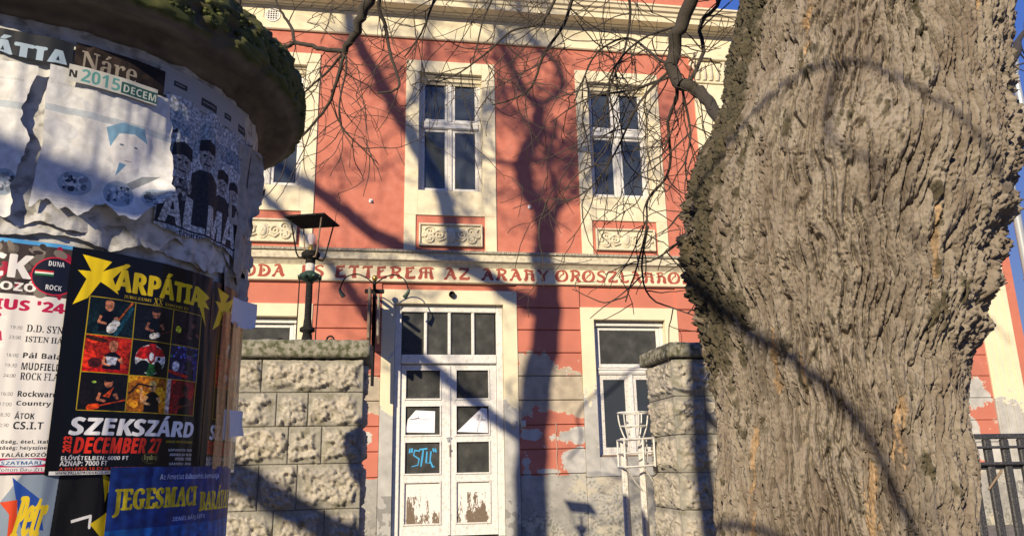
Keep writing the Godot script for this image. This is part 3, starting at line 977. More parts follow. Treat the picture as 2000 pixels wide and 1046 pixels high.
# curving, bottom-heavy brush letters: strokes of (x, y, width) in a cell one high
func glyphs() -> Dictionary:
	var bow := [[[0.42, 1.0, 0.06], [0.16, 0.86, 0.12], [0.05, 0.42, 0.19], [0.20, 0.06, 0.15], [0.45, 0.02, 0.09], [0.70, 0.22, 0.15], [0.76, 0.60, 0.12], [0.62, 0.95, 0.08], [0.42, 1.0, 0.06]], [[0.44, 0.98, 0.06], [0.54, 0.72, 0.07], [0.34, 0.52, 0.05], [0.24, 0.30, 0.04]]]
	var A := [[[0.02, 0.10, 0.13], [0.12, 0.03, 0.12], [0.20, 0.22, 0.09], [0.34, 0.62, 0.09], [0.47, 0.98, 0.08]], [[0.12, 0.90, 0.06], [0.25, 0.98, 0.09], [0.48, 0.97, 0.10]], [[0.44, 0.98, 0.12], [0.54, 0.60, 0.17], [0.63, 0.20, 0.18], [0.76, 0.02, 0.16]], [[0.28, 0.40, 0.07], [0.55, 0.40, 0.07]]]
	var E := [[[0.14, 0.98, 0.10], [0.18, 0.60, 0.16], [0.15, 0.20, 0.18], [0.06, 0.03, 0.12]], [[0.10, 0.95, 0.09], [0.36, 0.93, 0.10], [0.58, 0.98, 0.13]], [[0.18, 0.54, 0.06], [0.34, 0.60, 0.08], [0.46, 0.74, 0.05]], [[0.08, 0.05, 0.10], [0.34, 0.06, 0.13], [0.56, 0.10, 0.15], [0.62, 0.24, 0.06]]]
	var acc := [[0.30, 1.10, 0.05], [0.46, 1.24, 0.09]]
	var D := [[[0.20, 0.98, 0.10], [0.23, 0.55, 0.15], [0.20, 0.05, 0.16]], [[0.04, 0.93, 0.08], [0.30, 0.98, 0.08], [0.62, 0.84, 0.10], [0.76, 0.48, 0.15], [0.62, 0.14, 0.15], [0.30, 0.02, 0.10], [0.04, 0.06, 0.08]], [[0.36, 0.64, 0.05], [0.46, 0.52, 0.07], [0.36, 0.40, 0.05]]]
	var R := [[[0.20, 0.98, 0.10], [0.24, 0.55, 0.15], [0.18, 0.16, 0.16], [0.04, 0.03, 0.12]], [[0.04, 0.93, 0.08], [0.32, 0.99, 0.09], [0.62, 0.88, 0.12], [0.58, 0.62, 0.10], [0.30, 0.50, 0.06]], [[0.36, 0.52, 0.08], [0.52, 0.30, 0.16], [0.60, 0.08, 0.16], [0.76, 0.03, 0.10]]]
	var N := [[[0.16, 0.98, 0.09], [0.22, 0.55, 0.14], [0.18, 0.16, 0.18], [0.06, 0.03, 0.13]], [[0.04, 0.86, 0.07], [0.20, 0.97, 0.08], [0.46, 0.88, 0.10], [0.66, 0.92, 0.07]], [[0.50, 0.88, 0.08], [0.62, 0.55, 0.14], [0.60, 0.16, 0.19], [0.74, 0.03, 0.12]], [[0.24, 0.56, 0.05], [0.40, 0.62, 0.06], [0.58, 0.50, 0.05]]]
	var Mm := [[[0.12, 0.60, 0.08], [0.20, 0.90, 0.08], [0.44, 0.97, 0.09], [0.80, 0.97, 0.09], [0.98, 0.88, 0.06]], [[0.20, 0.86, 0.08], [0.22, 0.45, 0.13], [0.16, 0.12, 0.17], [0.04, 0.03, 0.12]], [[0.50, 0.95, 0.08], [0.50, 0.50, 0.12], [0.50, 0.05, 0.15]], [[0.78, 0.95, 0.08], [0.80, 0.50, 0.13], [0.84, 0.12, 0.17], [0.96, 0.03, 0.12]], [[0.24, 0.52, 0.05], [0.50, 0.60, 0.06], [0.78, 0.52, 0.05]]]
	var Z := [[[0.05, 0.82, 0.06], [0.14, 0.95, 0.11], [0.42, 0.94, 0.10], [0.68, 0.97, 0.10]], [[0.66, 0.94, 0.08], [0.42, 0.56, 0.11], [0.10, 0.12, 0.13]], [[0.06, 0.06, 0.12], [0.36, 0.07, 0.14], [0.62, 0.06, 0.14], [0.70, 0.26, 0.06]]]
	var S := [[[0.60, 0.90, 0.13], [0.44, 1.0, 0.07], [0.20, 0.90, 0.10], [0.16, 0.70, 0.12], [0.40, 0.52, 0.13], [0.56, 0.32, 0.15], [0.42, 0.05, 0.12], [0.16, 0.03, 0.10], [0.05, 0.20, 0.07]]]
	var T := [[[0.04, 0.80, 0.06], [0.12, 0.96, 0.10], [0.36, 0.95, 0.10], [0.62, 0.98, 0.11]], [[0.36, 0.94, 0.09], [0.36, 0.50, 0.15], [0.34, 0.14, 0.18], [0.22, 0.03, 0.10]], [[0.34, 0.10, 0.10], [0.48, 0.02, 0.10]]]
	var Ll := [[[0.16, 1.0, 0.11], [0.22, 0.55, 0.14], [0.20, 0.16, 0.14], [0.04, 0.10, 0.07]], [[0.14, 0.10, 0.08], [0.34, 0.03, 0.13], [0.56, 0.10, 0.12], [0.62, 0.26, 0.05]]]
	var Y := [[[0.03, 0.86, 0.07], [0.14, 0.97, 0.10], [0.26, 0.70, 0.12], [0.40, 0.50, 0.10]], [[0.72, 0.98, 0.10], [0.56, 0.72, 0.09], [0.42, 0.44, 0.13], [0.42, 0.14, 0.17], [0.30, 0.02, 0.10]]]
	var Hh := [[[0.14, 1.0, 0.09], [0.22, 0.55, 0.14], [0.18, 0.16, 0.18], [0.05, 0.03, 0.12]], [[0.04, 0.90, 0.06], [0.30, 0.96, 0.07], [0.52, 0.92, 0.06]], [[0.22, 0.52, 0.06], [0.44, 0.66, 0.09], [0.60, 0.46, 0.15], [0.58, 0.14, 0.18], [0.72, 0.02, 0.10]]]
	return {"L": [0.62, Ll], "O": [0.80, bow], "D": [0.80, D], "A": [0.78, A], "Á": [0.78, A + [acc]], "E": [0.64, E], "É": [0.64, E + [acc]], "S": [0.62, S], "T": [0.66, T], "R": [0.76, R], "M": [1.0, Mm], "Z": [0.72, Z], "N": [0.76, N], "Y": [0.74, Y], "H": [0.74, Hh]}

func lettering(band: Node) -> void:
	var G := glyphs()
	var h := 0.164
	# word, left end, right end along the band
	for wd in [["SZÁLLODA", -2.86, -1.449], ["ÉS", -1.228, -0.923], ["ÉTTEREM", -0.769, 0.62], ["AZ", 0.758, 1.125], ["ARANY", 1.295, 2.279], ["OROSZLÁNHOZ", 2.393, 4.477]]:
		var s: String = wd[0]
		var tot := 0.0
		for ch in s: tot += G[ch][0] + 0.14
		tot -= 0.14
		var k: float = (wd[2] - wd[1]) / tot
		var x: float = wd[1]
		for ch in s:
			var st := st_new()
			var i := 0
			for stroke in G[ch][1]:
				var pts := []
				var ws := []
				for p in smooth_line(stroke):
					pts.append(Vector3(x + p[0] * k, 4.199 + p[1] * h, ZF + 0.0312 + 0.0004 * i))
					ws.append((p[2] * 1.4 + 0.02) * (k + h) * 0.5)
				ribbon(st, pts, ws)
				i += 1
			obj("letter", st, M.letter, band)
			x += (G[ch][0] + 0.14) * k

# ---------------------------------------------------------------- stone gate piers
func stone_mesh(w: float, h: float, seed_: int, bulge := 1.0) -> ArrayMesh:
	var n1 := noise(seed_, 6.5, 5)
	n1.fractal_gain = 0.55
	var n2 := noise(seed_ + 7, 34.0, 3)
	var n3 := noise(seed_ + 13, 5.0, 2)
	var nx := maxi(14, int(w / 0.0085))
	var ny := maxi(12, int(h / 0.0085))
	var st := SurfaceTool.new()
	st.begin(Mesh.PRIMITIVE_TRIANGLES)
	st.set_smooth_group(0)
	var pale := Color(0.37, 0.345, 0.30).lerp(Color(0.385, 0.34, 0.275), clampf(0.5 + n3.get_noise_2d(9, 3) * 2.0, 0, 1))
	for j in range(-1, ny + 2):
		for i in range(-1, nx + 2):
			var fx := clampf(float(i) / nx, 0, 1)
			var fy := clampf(float(j) / ny, 0, 1)
			var x := (fx - 0.5) * w
			var y := (fy - 0.5) * h
			var edge := minf(minf(fx, 1 - fx) * w, minf(fy, 1 - fy) * h)
			var a := n1.get_noise_2d(x, y)
			var b := n2.get_noise_2d(x, y)
			var m := smoothstep(0.014, 0.050, edge + 0.040 * n3.get_noise_2d(x, y) + 0.016 * a + 0.006 * b)
			var z := 0.010 + 0.003 * b + m * (0.010 + 0.060 * (0.42 - absf(a)) * bulge + 0.008 * b)
			if i < 0 or i > nx or j < 0 or j > ny: z = -0.012
			var margin := Color(0.27, 0.257, 0.222) * (1.0 + 0.25 * b + 0.2 * a)
			var c := margin.lerp(pale * (1.0 + 0.28 * b + 0.15 * n3.get_noise_2d(x * 2 + 5, y * 2)), m)
			if n3.get_noise_2d(x * 1.5 - 7, y * 1.5 + 3) + 0.4 * b > 0.42: c = c.lerp(Color(0.15, 0.14, 0.09), 0.6)
			st.set_color(c.clamp())
			st.add_vertex(Vector3(x, y, z))
	var sw := nx + 3
	for j in ny + 2:
		for i in nx + 2:
			var k := j * sw + i
			for q in [k, k + sw, k + 1, k + 1, k + sw, k + sw + 1]: st.add_index(q)
	st.generate_normals()
	return st.commit()

func cap_mesh(x0: float, x1: float, y0: float, y1: float, z0: float, z1: float, seed_: int) -> SurfaceTool:
	# weathered slab: each side a fine grid pushed about by noise
	var n := noise(seed_, 8.0, 4)
	var st := st_new()
	st.set_smooth_group(0)
	var lo := Vector3(x0, y0, z0)
	var hi := Vector3(x1, y1, z1)
	var c := (lo + hi) / 2
	var h := (hi - lo) / 2
	for ax in 3:
		var u := (ax + 1) % 3
		var v := (ax + 2) % 3
		var nu := maxi(3, int(h[u] * 2 / 0.025))
		var nv := maxi(3, int(h[v] * 2 / 0.025))
		for s in [-1.0, 1.0]:
			var g := []
			for j in nv + 1:
				for i in nu + 1:
					var p := Vector3.ZERO
					p[ax] = s; p[u] = -1.0 + 2.0 * i / nu; p[v] = -1.0 + 2.0 * j / nv
					var q := c + p * h
					var near := 0
					for e in 3:
						if absf(p[e]) > 0.999: near += 1
					var d := 0.010 * n.get_noise_3dv(q) + 0.006 * n.get_noise_3dv(q * 3.0)
					g.append(q + p.normalized() * (d - (0.012 if near > 1 else 0.0)))
			var o := Vector3.ZERO
			o[ax] = s
			for j in nv:
				for i in nu:
					var k := j * (nu + 1) + i
					face(st, [g[k], g[k + 1], g[k + nu + 2], g[k + nu + 1]], o)
	return st

func piers() -> void:
	var P := thing("gate_pier", "rough limestone gate pier with slab cap beside the advertising column", "pier", Vector3.ZERO, "stone gate piers")
	var st := st_new()
	bx(st, -1.78, -0.185, -0.05, 2.35, -6.1, -5.518, 0.01)
	obj("core", st, M.mortar, P)
	var rows := [2.348, 2.12, 1.89, 1.64, 1.345, 1.06, 0.72, 0.36, 0.0]
	var joints := [[-0.86], [-0.75, -0.54], [-0.66, -0.44], [-0.84, -0.59], [-0.73, -0.4], [-0.9, -0.5], [-0.7], [-0.8, -0.45]]
	var sd := 100
	for r in 8:
		var xs: Array = [-1.77, -1.28] + joints[r] + [-0.168]
		for i in xs.size() - 1:
			var w: float = xs[i + 1] - xs[i] - 0.006
			var h: float = rows[r] - rows[r + 1] - 0.006
			var o := mesh_node("stone", stone_mesh(w, h, sd, 1.25), M.stone, P)
			o.position = Vector3((xs[i] + xs[i + 1]) / 2, (rows[r] + rows[r + 1]) / 2, -5.52)
			sd += 3
		var o2 := mesh_node("stone", stone_mesh(0.56, rows[r] - rows[r + 1] - 0.006, sd + 1), M.stone, P)
		o2.transform = Transform3D(Basis(Vector3.UP, PI / 2), Vector3(-0.190, (rows[r] + rows[r + 1]) / 2, -5.81))
		sd += 5
	obj("cap", cap_mesh(-1.85, -0.125, 2.357, 2.485, -6.16, -5.46, 71), M.capstone, P)
	P = thing("gate_pier", "stone gate pier half hidden behind the big trunk, moss on its cap", "pier", Vector3.ZERO, "stone gate piers")
	st = st_new()
	bx(st, 2.115, 3.0, -0.05, 2.36, -6.1, -5.515, 0.01)
	obj("core", st, M.mortar, P)
	rows = [2.36, 2.08, 1.80, 1.53, 1.27, 1.0, 0.68, 0.34, 0.0]
	for r in 8:
		var xs2: Array = [2.10, 2.50, 3.0] if r % 2 == 0 else [2.10, 2.34, 2.68, 3.0]
		for i in xs2.size() - 1:
			var o := mesh_node("stone", stone_mesh(xs2[i + 1] - xs2[i] - 0.006, rows[r] - rows[r + 1] - 0.006, sd, 1.1), M.stone, P)
			o.position = Vector3((xs2[i] + xs2[i + 1]) / 2, (rows[r] + rows[r + 1]) / 2, -5.52)
			sd += 3
		var zs: Array = [-5.53, -6.1] if r % 2 == 0 else [-5.53, -5.75, -6.1]
		for i in zs.size() - 1:
			var o2 := mesh_node("stone", stone_mesh(zs[i] - zs[i + 1] - 0.006, rows[r] - rows[r + 1] - 0.006, sd, 0.9), M.stone, P)
			o2.transform = Transform3D(Basis(Vector3.UP, -PI / 2), Vector3(2.120, (rows[r] + rows[r + 1]) / 2, (zs[i] + zs[i + 1]) / 2))
			sd += 3
	obj("cap", cap_mesh(2.065, 3.06, 2.368, 2.482, -6.17, -5.46, 72), M.capstone, P)

# ---------------------------------------------------------------- railing to the right of the gate
func fence() -> void:
	var F := thing("iron_railing", "dark iron railing with flaking paint right of the big trunk", "railing", Vector3(3.0, 0, -5.5))
	var st := st_new()
	bx(st, 0.05, 3.9, 1.735, 1.775, -0.025, 0.025, 0.006)
	obj("top_rail", st, M.fence, F)
	st = st_new()
	tube(st, [Vector3(0.05, 1.672, 0.032), Vector3(3.9, 1.672, 0.032)], [0.011], 8)
	obj("thin_rail", st, M.fence, F)
	st = st_new()
	bx(st, 0.05, 3.9, 1.505, 1.545, -0.03, -0.002, 0.006)
	tube(st, [Vector3(0.05, 1.548, 0.030), Vector3(3.9, 1.548, 0.030)], [0.014], 8)
	obj("lower_rail", st, M.fence, F)
	st = st_new()
	bx(st, -0.032, 0.032, 0.05, 1.734, -0.02, 0.02, 0.008)
	st.generate_normals()
	var bar := st.commit()
	for k in 24:
		var o := mesh_node("bar", bar, M.fence, F)
		o.position = Vector3(0.10 + k * 0.153, 0, 0.0)
	st = st_new()
	tube(st, [Vector3(1.56, 1.36, 0.03), Vector3(1.70, 1.50, 0.03)], [0.009], 6)
	obj("brace", st, M.rust, F)
	st = st_new()
	bx(st, 0.02, 3.95, -0.05, 0.9, -0.16, 0.14, 0.02)
	obj("base_wall", st, M.mortar, F)

# ---------------------------------------------------------------- lanterns on the piers
func lamps() -> void:
	var t := thing("gate_lamp", "black square lantern with bare bulb on the left gate pier", "lamp", Vector3(-0.60, 2.485, -5.8), "lanterns on the gate piers")
	lamp_parts(t)
	t.rotation.y = -0.3
	var r: Node3D = t.duplicate()
	r.name = numbered("gate_lamp")
	add_child(r)
	r.position = Vector3(2.62, 2.485, -5.8)
	r.rotation.y = 0.35
	r.set_meta("label", "black lantern almost hidden by the trunk on the right gate pier")
	var st := st_new()
	st = st_new()
	tube(st, [Vector3(0, 0, 0), Vector3(-0.012, -0.05, 0.01), Vector3(0, -0.15, 0.0), Vector3(0.04, -0.22, 0.0), Vector3(0.05, -0.30, 0.0)], [0.016, 0.024, 0.024, 0.014, 0.006], 7)
	var rag := obj("rag", st, mk(lin(0.68, 0.68, 0.68), 0.9), self)
	rag.position = Vector3(2.53, 2.99, -5.74)
	tag(rag, "white strip of cloth tied to the right pier's lamp post", "cloth")

func lamp_parts(t: Node3D) -> void:
	var st := st_new()
	lathe(st, [Vector2(0.0, 0.0), Vector2(0.075, 0.0), Vector2(0.075, 0.02), Vector2(0.04, 0.05), Vector2(0.03, 0.10), Vector2(0.055, 0.11), Vector2(0.055, 0.135), Vector2(0.032, 0.15), Vector2(0.028, 0.20)], Vector3.ZERO, 20)
	obj("base", st, M.iron, t)
	st = st_new()
	lathe(st, [Vector2(0.026, 0.19), Vector2(0.024, 0.50)], Vector3.ZERO, 16)
	obj("post", st, M.iron, t)
	st = st_new()
	var prof := []
	lathe(st, [Vector2(0.024, 0.485), Vector2(0.06, 0.50), Vector2(0.082, 0.522), Vector2(0.075, 0.545), Vector2(0.045, 0.56), Vector2(0.034, 0.57)], Vector3.ZERO, 20)
	for k in 8:
		var a := TAU * k / 8
		lathe(st, [Vector2(0.0, 0.505), Vector2(0.016, 0.513), Vector2(0.018, 0.527), Vector2(0.0, 0.537)], Vector3(sin(a) * 0.078, 0, cos(a) * 0.078), 8)
	obj("collar", st, M.greeniron, t)
	st = st_new()
	lathe(st, [Vector2(0.034, 0.565), Vector2(0.034, 0.63)], Vector3.ZERO, 16)
	var sl := obj("sleeve", st, M.oldwhite, t)
	sl.set_meta("label", "pale flaking sleeve below the lantern cup")
	st = st_new()
	lathe(st, [Vector2(0.036, 0.628), Vector2(0.036, 0.665), Vector2(0.058, 0.672), Vector2(0.070, 0.69), Vector2(0.070, 0.712), Vector2(0.052, 0.725), Vector2(0.0, 0.727)], Vector3.ZERO, 20)
	obj("cup", st, M.iron, t)
	st = st_new()
	lathe(st, [Vector2(0.02, 0.726), Vector2(0.02, 0.775), Vector2(0.016, 0.778)], Vector3.ZERO, 14)
	obj("socket", st, M.brass, t)
	st = st_new()
	lathe(st, [Vector2(0.0145, 0.776), Vector2(0.016, 0.788), Vector2(0.026, 0.812), Vector2(0.031, 0.834), Vector2(0.028, 0.853), Vector2(0.016, 0.866), Vector2(0.0, 0.869)], Vector3.ZERO, 20)
	var gb := mk(Color(0.80, 0.76, 0.80, 0.55), 0.06)
	gb.transparency = BaseMaterial3D.TRANSPARENCY_ALPHA
	obj("bulb", st, gb, t)
	for k in 4:
		var a := TAU * (k + 0.5) / 4
		var d := Vector3(sin(a), 0, cos(a))
		st = st_new()
		tube(st, [d * 0.05 + Vector3(0, 0.672, 0), d * 0.095 + Vector3(0, 0.665, 0), d * 0.115 + Vector3(0, 0.70, 0), d * 0.175 + Vector3(0, 0.968, 0)], [0.007, 0.007, 0.006, 0.006], 6)
		obj("rod", st, M.rust if k % 2 == 0 else M.iron, t)
	st = st_new()
	var e := 0.158
	var q := [Vector3(-e, 0.962, e), Vector3(e, 0.962, e), Vector3(e, 0.962, -e), Vector3(-e, 0.962, -e)]
	var top := Vector3(0, 0.985, 0)
	face(st, q, Vector3.DOWN)
	for k in 4:
		var a: Vector3 = q[k]
		var b: Vector3 = q[(k + 1) % 4]
		var up := Vector3(0, 0.012, 0)
		face(st, [a, b, b + up, a + up], (a + b) / 2 - Vector3(0, 0.962, 0))
		face(st, [a + up, b + up, top], (a + b) / 2 + Vector3.UP)
	obj("hood", st, M.iron, t)
	for s in [-1.0, 1.0]:
		st = st_new()
		tube(st, [Vector3(s * 0.08, 0.515, 0.0), Vector3(s * 0.075, 0.1, 0.02), Vector3(s * 0.075, 0.004, 0.02)], [0.005], 6)
		obj("tie_rod", st, M.iron, t)
		st = st_new()
		var pts := []
		for k in 18:
			var a := k / 17.0 * TAU * 1.1
			pts.append(Vector3(s * (0.19 + 0.032 * (1.0 - k / 26.0) * cos(a)), 0.035 + 0.032 * (1.0 - k / 26.0) * sin(a), 0.03))
		pts.push_front(Vector3(s * 0.215, 0.0, 0.03))
		tube(st, pts, [0.007], 6)
		obj("scroll", st, M.iron, t)

# ---------------------------------------------------------------- hanging sign by the door
func hanging_sign() -> void:
	var t := thing("hanging_sign", "double sided wooden sign on black bracket with two gooseneck lamps beside the door", "sign", Vector3(-0.205, 3.2, ZF))
	var st := st_new()
	tube(st, [Vector3(0, -0.55, 0.42), Vector3(0, 0.2, 0.42), Vector3(0, 0.86, 0.45)], [0.022, 0.026, 0.020], 8)
	obj("post", st, M.iron, t)
	st = st_new()
	bx(st, -0.018, 0.018, 0.715, 0.755, 0.0, 0.85, 0.005)
	bx(st, -0.13, 0.13, 0.69, 0.745, 0.40, 0.45, 0.01)
	tube(st, [Vector3(0, 0.72, 0.0), Vector3(0.0, 0.55, 0.05), Vector3(0, 0.45, 0.0)], [0.014], 6)
	obj("bracket", st, M.iron, t)
	st = st_new()
	bx(st, -0.075, -0.04, 0.02, 0.69, 0.10, 0.80, 0.008)
	var b1 := obj("board", st, M.rust, t)
	st = st_new()
	bx(st, 0.045, 0.075, 0.05, 0.60, 0.10, 0.80, 0.008)
	obj("board", st, tri_mat(ntex(noise(80, 0.03, 4), [[0.0, Color(0.16, 0.13, 0.09)], [0.5, Color(0.34, 0.29, 0.21)], [1.0, Color(0.46, 0.41, 0.31)]]), null, 1.5, 0.85), t)
	st = st_new()
	lathe(st, [Vector2(0.0, 0.845), Vector2(0.028, 0.862), Vector2(0.042, 0.893), Vector2(0.028, 0.924), Vector2(0.0, 0.938)], Vector3(0, 0, 0.45), 18)
	obj("ball", st, M.brass, t)
	for s in [-1.0, 1.0]:
		st = st_new()
		var pts := []
		for p in smooth_line([[0.0, 0.80], [0.10, 0.89], [0.24, 0.945], [0.38, 0.90], [0.44, 0.79], [0.455, 0.73]], 4):
			pts.append(Vector3(s * p[0], p[1], 0.45))
		tube(st, pts, [0.009], 7)
		obj("gooseneck", st, M.iron, t)
		st = st_new()
		tube(st, [Vector3(s * 0.46, 0.745, 0.45), Vector3(s * 0.45, 0.70, 0.45), Vector3(s * 0.40, 0.63, 0.45)], [0.016, 0.022, 0.034], 10)
		obj("lamp_head", st, M.greeniron, t)

# ---------------------------------------------------------------- white iron stand in the gateway
func stand() -> void:
	var t := thing("plant_stand", "white painted iron stand with wire basket against the right gate pier", "stand", Vector3(1.94, 0.0, -6.02))
	for x in [-0.085, 0.06]:
		var st := st_new()
		bx(st, x - 0.026, x + 0.026, 0.02, 1.80, -0.03, 0.0, 0.005)
		bx(st, x - 0.012, x + 0.012, 0.02, 1.79, 0.0005, 0.016, 0.004)
		obj("post", st, M.oldwhite, t)
	var ring := func(y: float, rx: float, rz: float, r: float) -> void:
		var st := st_new()
		var pts := []
		for k in 21:
			var a := TAU * k / 20
			pts.append(Vector3(cos(a) * rx, y, sin(a) * rz))
		tube(st, pts, [r], 7, false)
		obj("hoop", st, M.white, t)
	ring.call(1.995, 0.118, 0.115, 0.008)
	ring.call(1.89, 0.098, 0.095, 0.007)
	for k in 6:
		var a := TAU * (k + 0.4) / 6
		var st := st_new()
		var pts := []
		for j in 6:
			var u := j / 5.0
			var rr := lerpf(0.118, 0.07, u * u)
			pts.append(Vector3(cos(a) * rr, 1.995 - 0.20 * u, sin(a) * rr))
		tube(st, pts, [0.006], 6)
		obj("rib", st, M.white, t)
	for y in [1.782, 1.68, 1.577]:
		var st := st_new()
		var pts := [Vector3(-0.12, y, 0.12), Vector3(0.12, y + 0.01, 0.12), Vector3(0.12, y + 0.01, -0.06), Vector3(-0.12, y, -0.06), Vector3(-0.12, y, 0.12)]
		tube(st, pts, [0.009 if y != 1.68 else 0.006], 7)
		obj("basket_rail", st, M.white, t)
	for p in [[-0.12, 0.12], [0.03, 0.12], [0.12, 0.12], [-0.12, -0.06], [0.12, -0.06]]:
		var st := st_new()
		tube(st, [Vector3(p[0], 1.785, p[1]), Vector3(p[0], 1.577, p[1])], [0.008], 7)
		obj("basket_bar", st, M.white, t)
	for p in [-0.115, 0.03]:
		var st := st_new()
		tube(st, [Vector3(p, 1.577, 0.115), Vector3(p + 0.09, 1.46, 0.05), Vector3(p + 0.17, 1.39, 0.0)], [0.008], 7)
		obj("brace", st, M.oldwhite, t)
	var st2 := st_new()
	bx(st2, -0.112, 0.09, 0.62, 0.66, -0.03, 0.02, 0.004)
	obj("foot_rail", st2, M.oldwhite, t)

# ---------------------------------------------------------------- advertising column
const CC := Vector3(-1.159, 0, -2.658)

func on_col(th: float, y: float, r: float) -> Vector3:      # th in degrees, 0 = towards +z
	return CC + Vector3(sin(deg_to_rad(th)) * r, y, cos(deg_to_rad(th)) * r)

# a sheet pasted on the column; wr = wrinkles, rag = torn lower edge, ragl/ragr = torn sides, curl = loose lower corner
func sheet(called: String, parent: Node, m: Material, t0: float, t1: float, y0: float, y1: float, r: float, wr := 0.003, rag := 0.0, ragr := 0.0, ragl := 0.0, curl := 0.0, seed_ := 1, lift := 0.0) -> MeshInstance3D:
	var nx := maxi(10, int((t1 - t0) * 1.6))
	var ny := maxi(10, int((y1 - y0) * 130))
	var nw := noise(500 + seed_, 1.0, 3)
	var nr := noise(600 + seed_, 1.0, 5)
	var st := SurfaceTool.new()
	st.begin(Mesh.PRIMITIVE_TRIANGLES)
	st.set_smooth_group(0)
	for j in ny + 1:
		for i in nx + 1:
			var u := float(i) / nx
			var v := float(j) / ny
			var tj := lerpf(t0, t1, u)
			var yj := lerpf(y1, y0, v)
			var el := ragl * (0.5 + nr.get_noise_1d(yj * 5.0)) * pow(1.0 - u, 6.0)
			var er := ragr * (0.5 + nr.get_noise_1d(yj * 5.0 + 90)) * pow(u, 6.0)
			var eb := rag * (0.5 + nr.get_noise_1d(tj * 0.05) * 1.3) * pow(v, 4.0)
			tj += el - er
			yj += eb
			var w := wr * (nw.get_noise_2d(tj * 0.09, yj * 1.2) * 1.4 + nw.get_noise_2d(tj * 0.4 + yj * 3.0, yj * 4.0) * 0.25 + 0.6)
			w += curl * pow(maxf(0.0, u + v - 1.25), 2.0) + lift * u * u
			st.set_uv(Vector2((tj - t0) / (t1 - t0), (y1 - yj) / (y1 - y0)))
			st.add_vertex(on_col(tj, yj, r + w))
	for j in ny:
		for i in nx:
			var k := j * (nx + 1) + i
			for q in [k, k + 1, k + nx + 1, k + 1, k + nx + 2, k + nx + 1]: st.add_index(q)
	st.generate_normals()
	return mesh_node(called, st.commit(), m, parent)

func fig(im: Image, x: float, y: float, s: float, skin: Color, shirt: Color, hair: Color) -> void:   # small musician: head, shoulders, arms
	ipoly(im, [Vector2(x - 0.30 * s, y + 0.95 * s), Vector2(x - 0.26 * s, y + 0.32 * s), Vector2(x - 0.08 * s, y + 0.20 * s), Vector2(x + 0.10 * s, y + 0.20 * s), Vector2(x + 0.28 * s, y + 0.34 * s), Vector2(x + 0.30 * s, y + 0.95 * s)], shirt)
	iell(im, Vector2(x, y), 0.15 * s, 0.20 * s, skin)
	iell(im, Vector2(x, y - 0.11 * s), 0.155 * s, 0.11 * s, hair)
	iline(im, [Vector2(x - 0.24 * s, y + 0.38 * s), Vector2(x - 0.30 * s, y + 0.62 * s), Vector2(x - 0.08 * s, y + 0.66 * s)], 0.09 * s, skin)
	iline(im, [Vector2(x + 0.26 * s, y + 0.38 * s), Vector2(x + 0.34 * s, y + 0.55 * s), Vector2(x + 0.22 * s, y + 0.44 * s)], 0.09 * s, skin)

func guitar(im: Image, a: Vector2, b: Vector2, s: float, body: Color, neck: Color) -> void:
	iline(im, [a, b], 0.05 * s, neck)
	iell(im, a, 0.17 * s, 0.12 * s, body, (b - a).angle())
	iell(im, a + (b - a).normalized() * 0.16 * s, 0.11 * s, 0.10 * s, body)
	iell(im, b, 0.06 * s, 0.035 * s, neck, (b - a).angle())

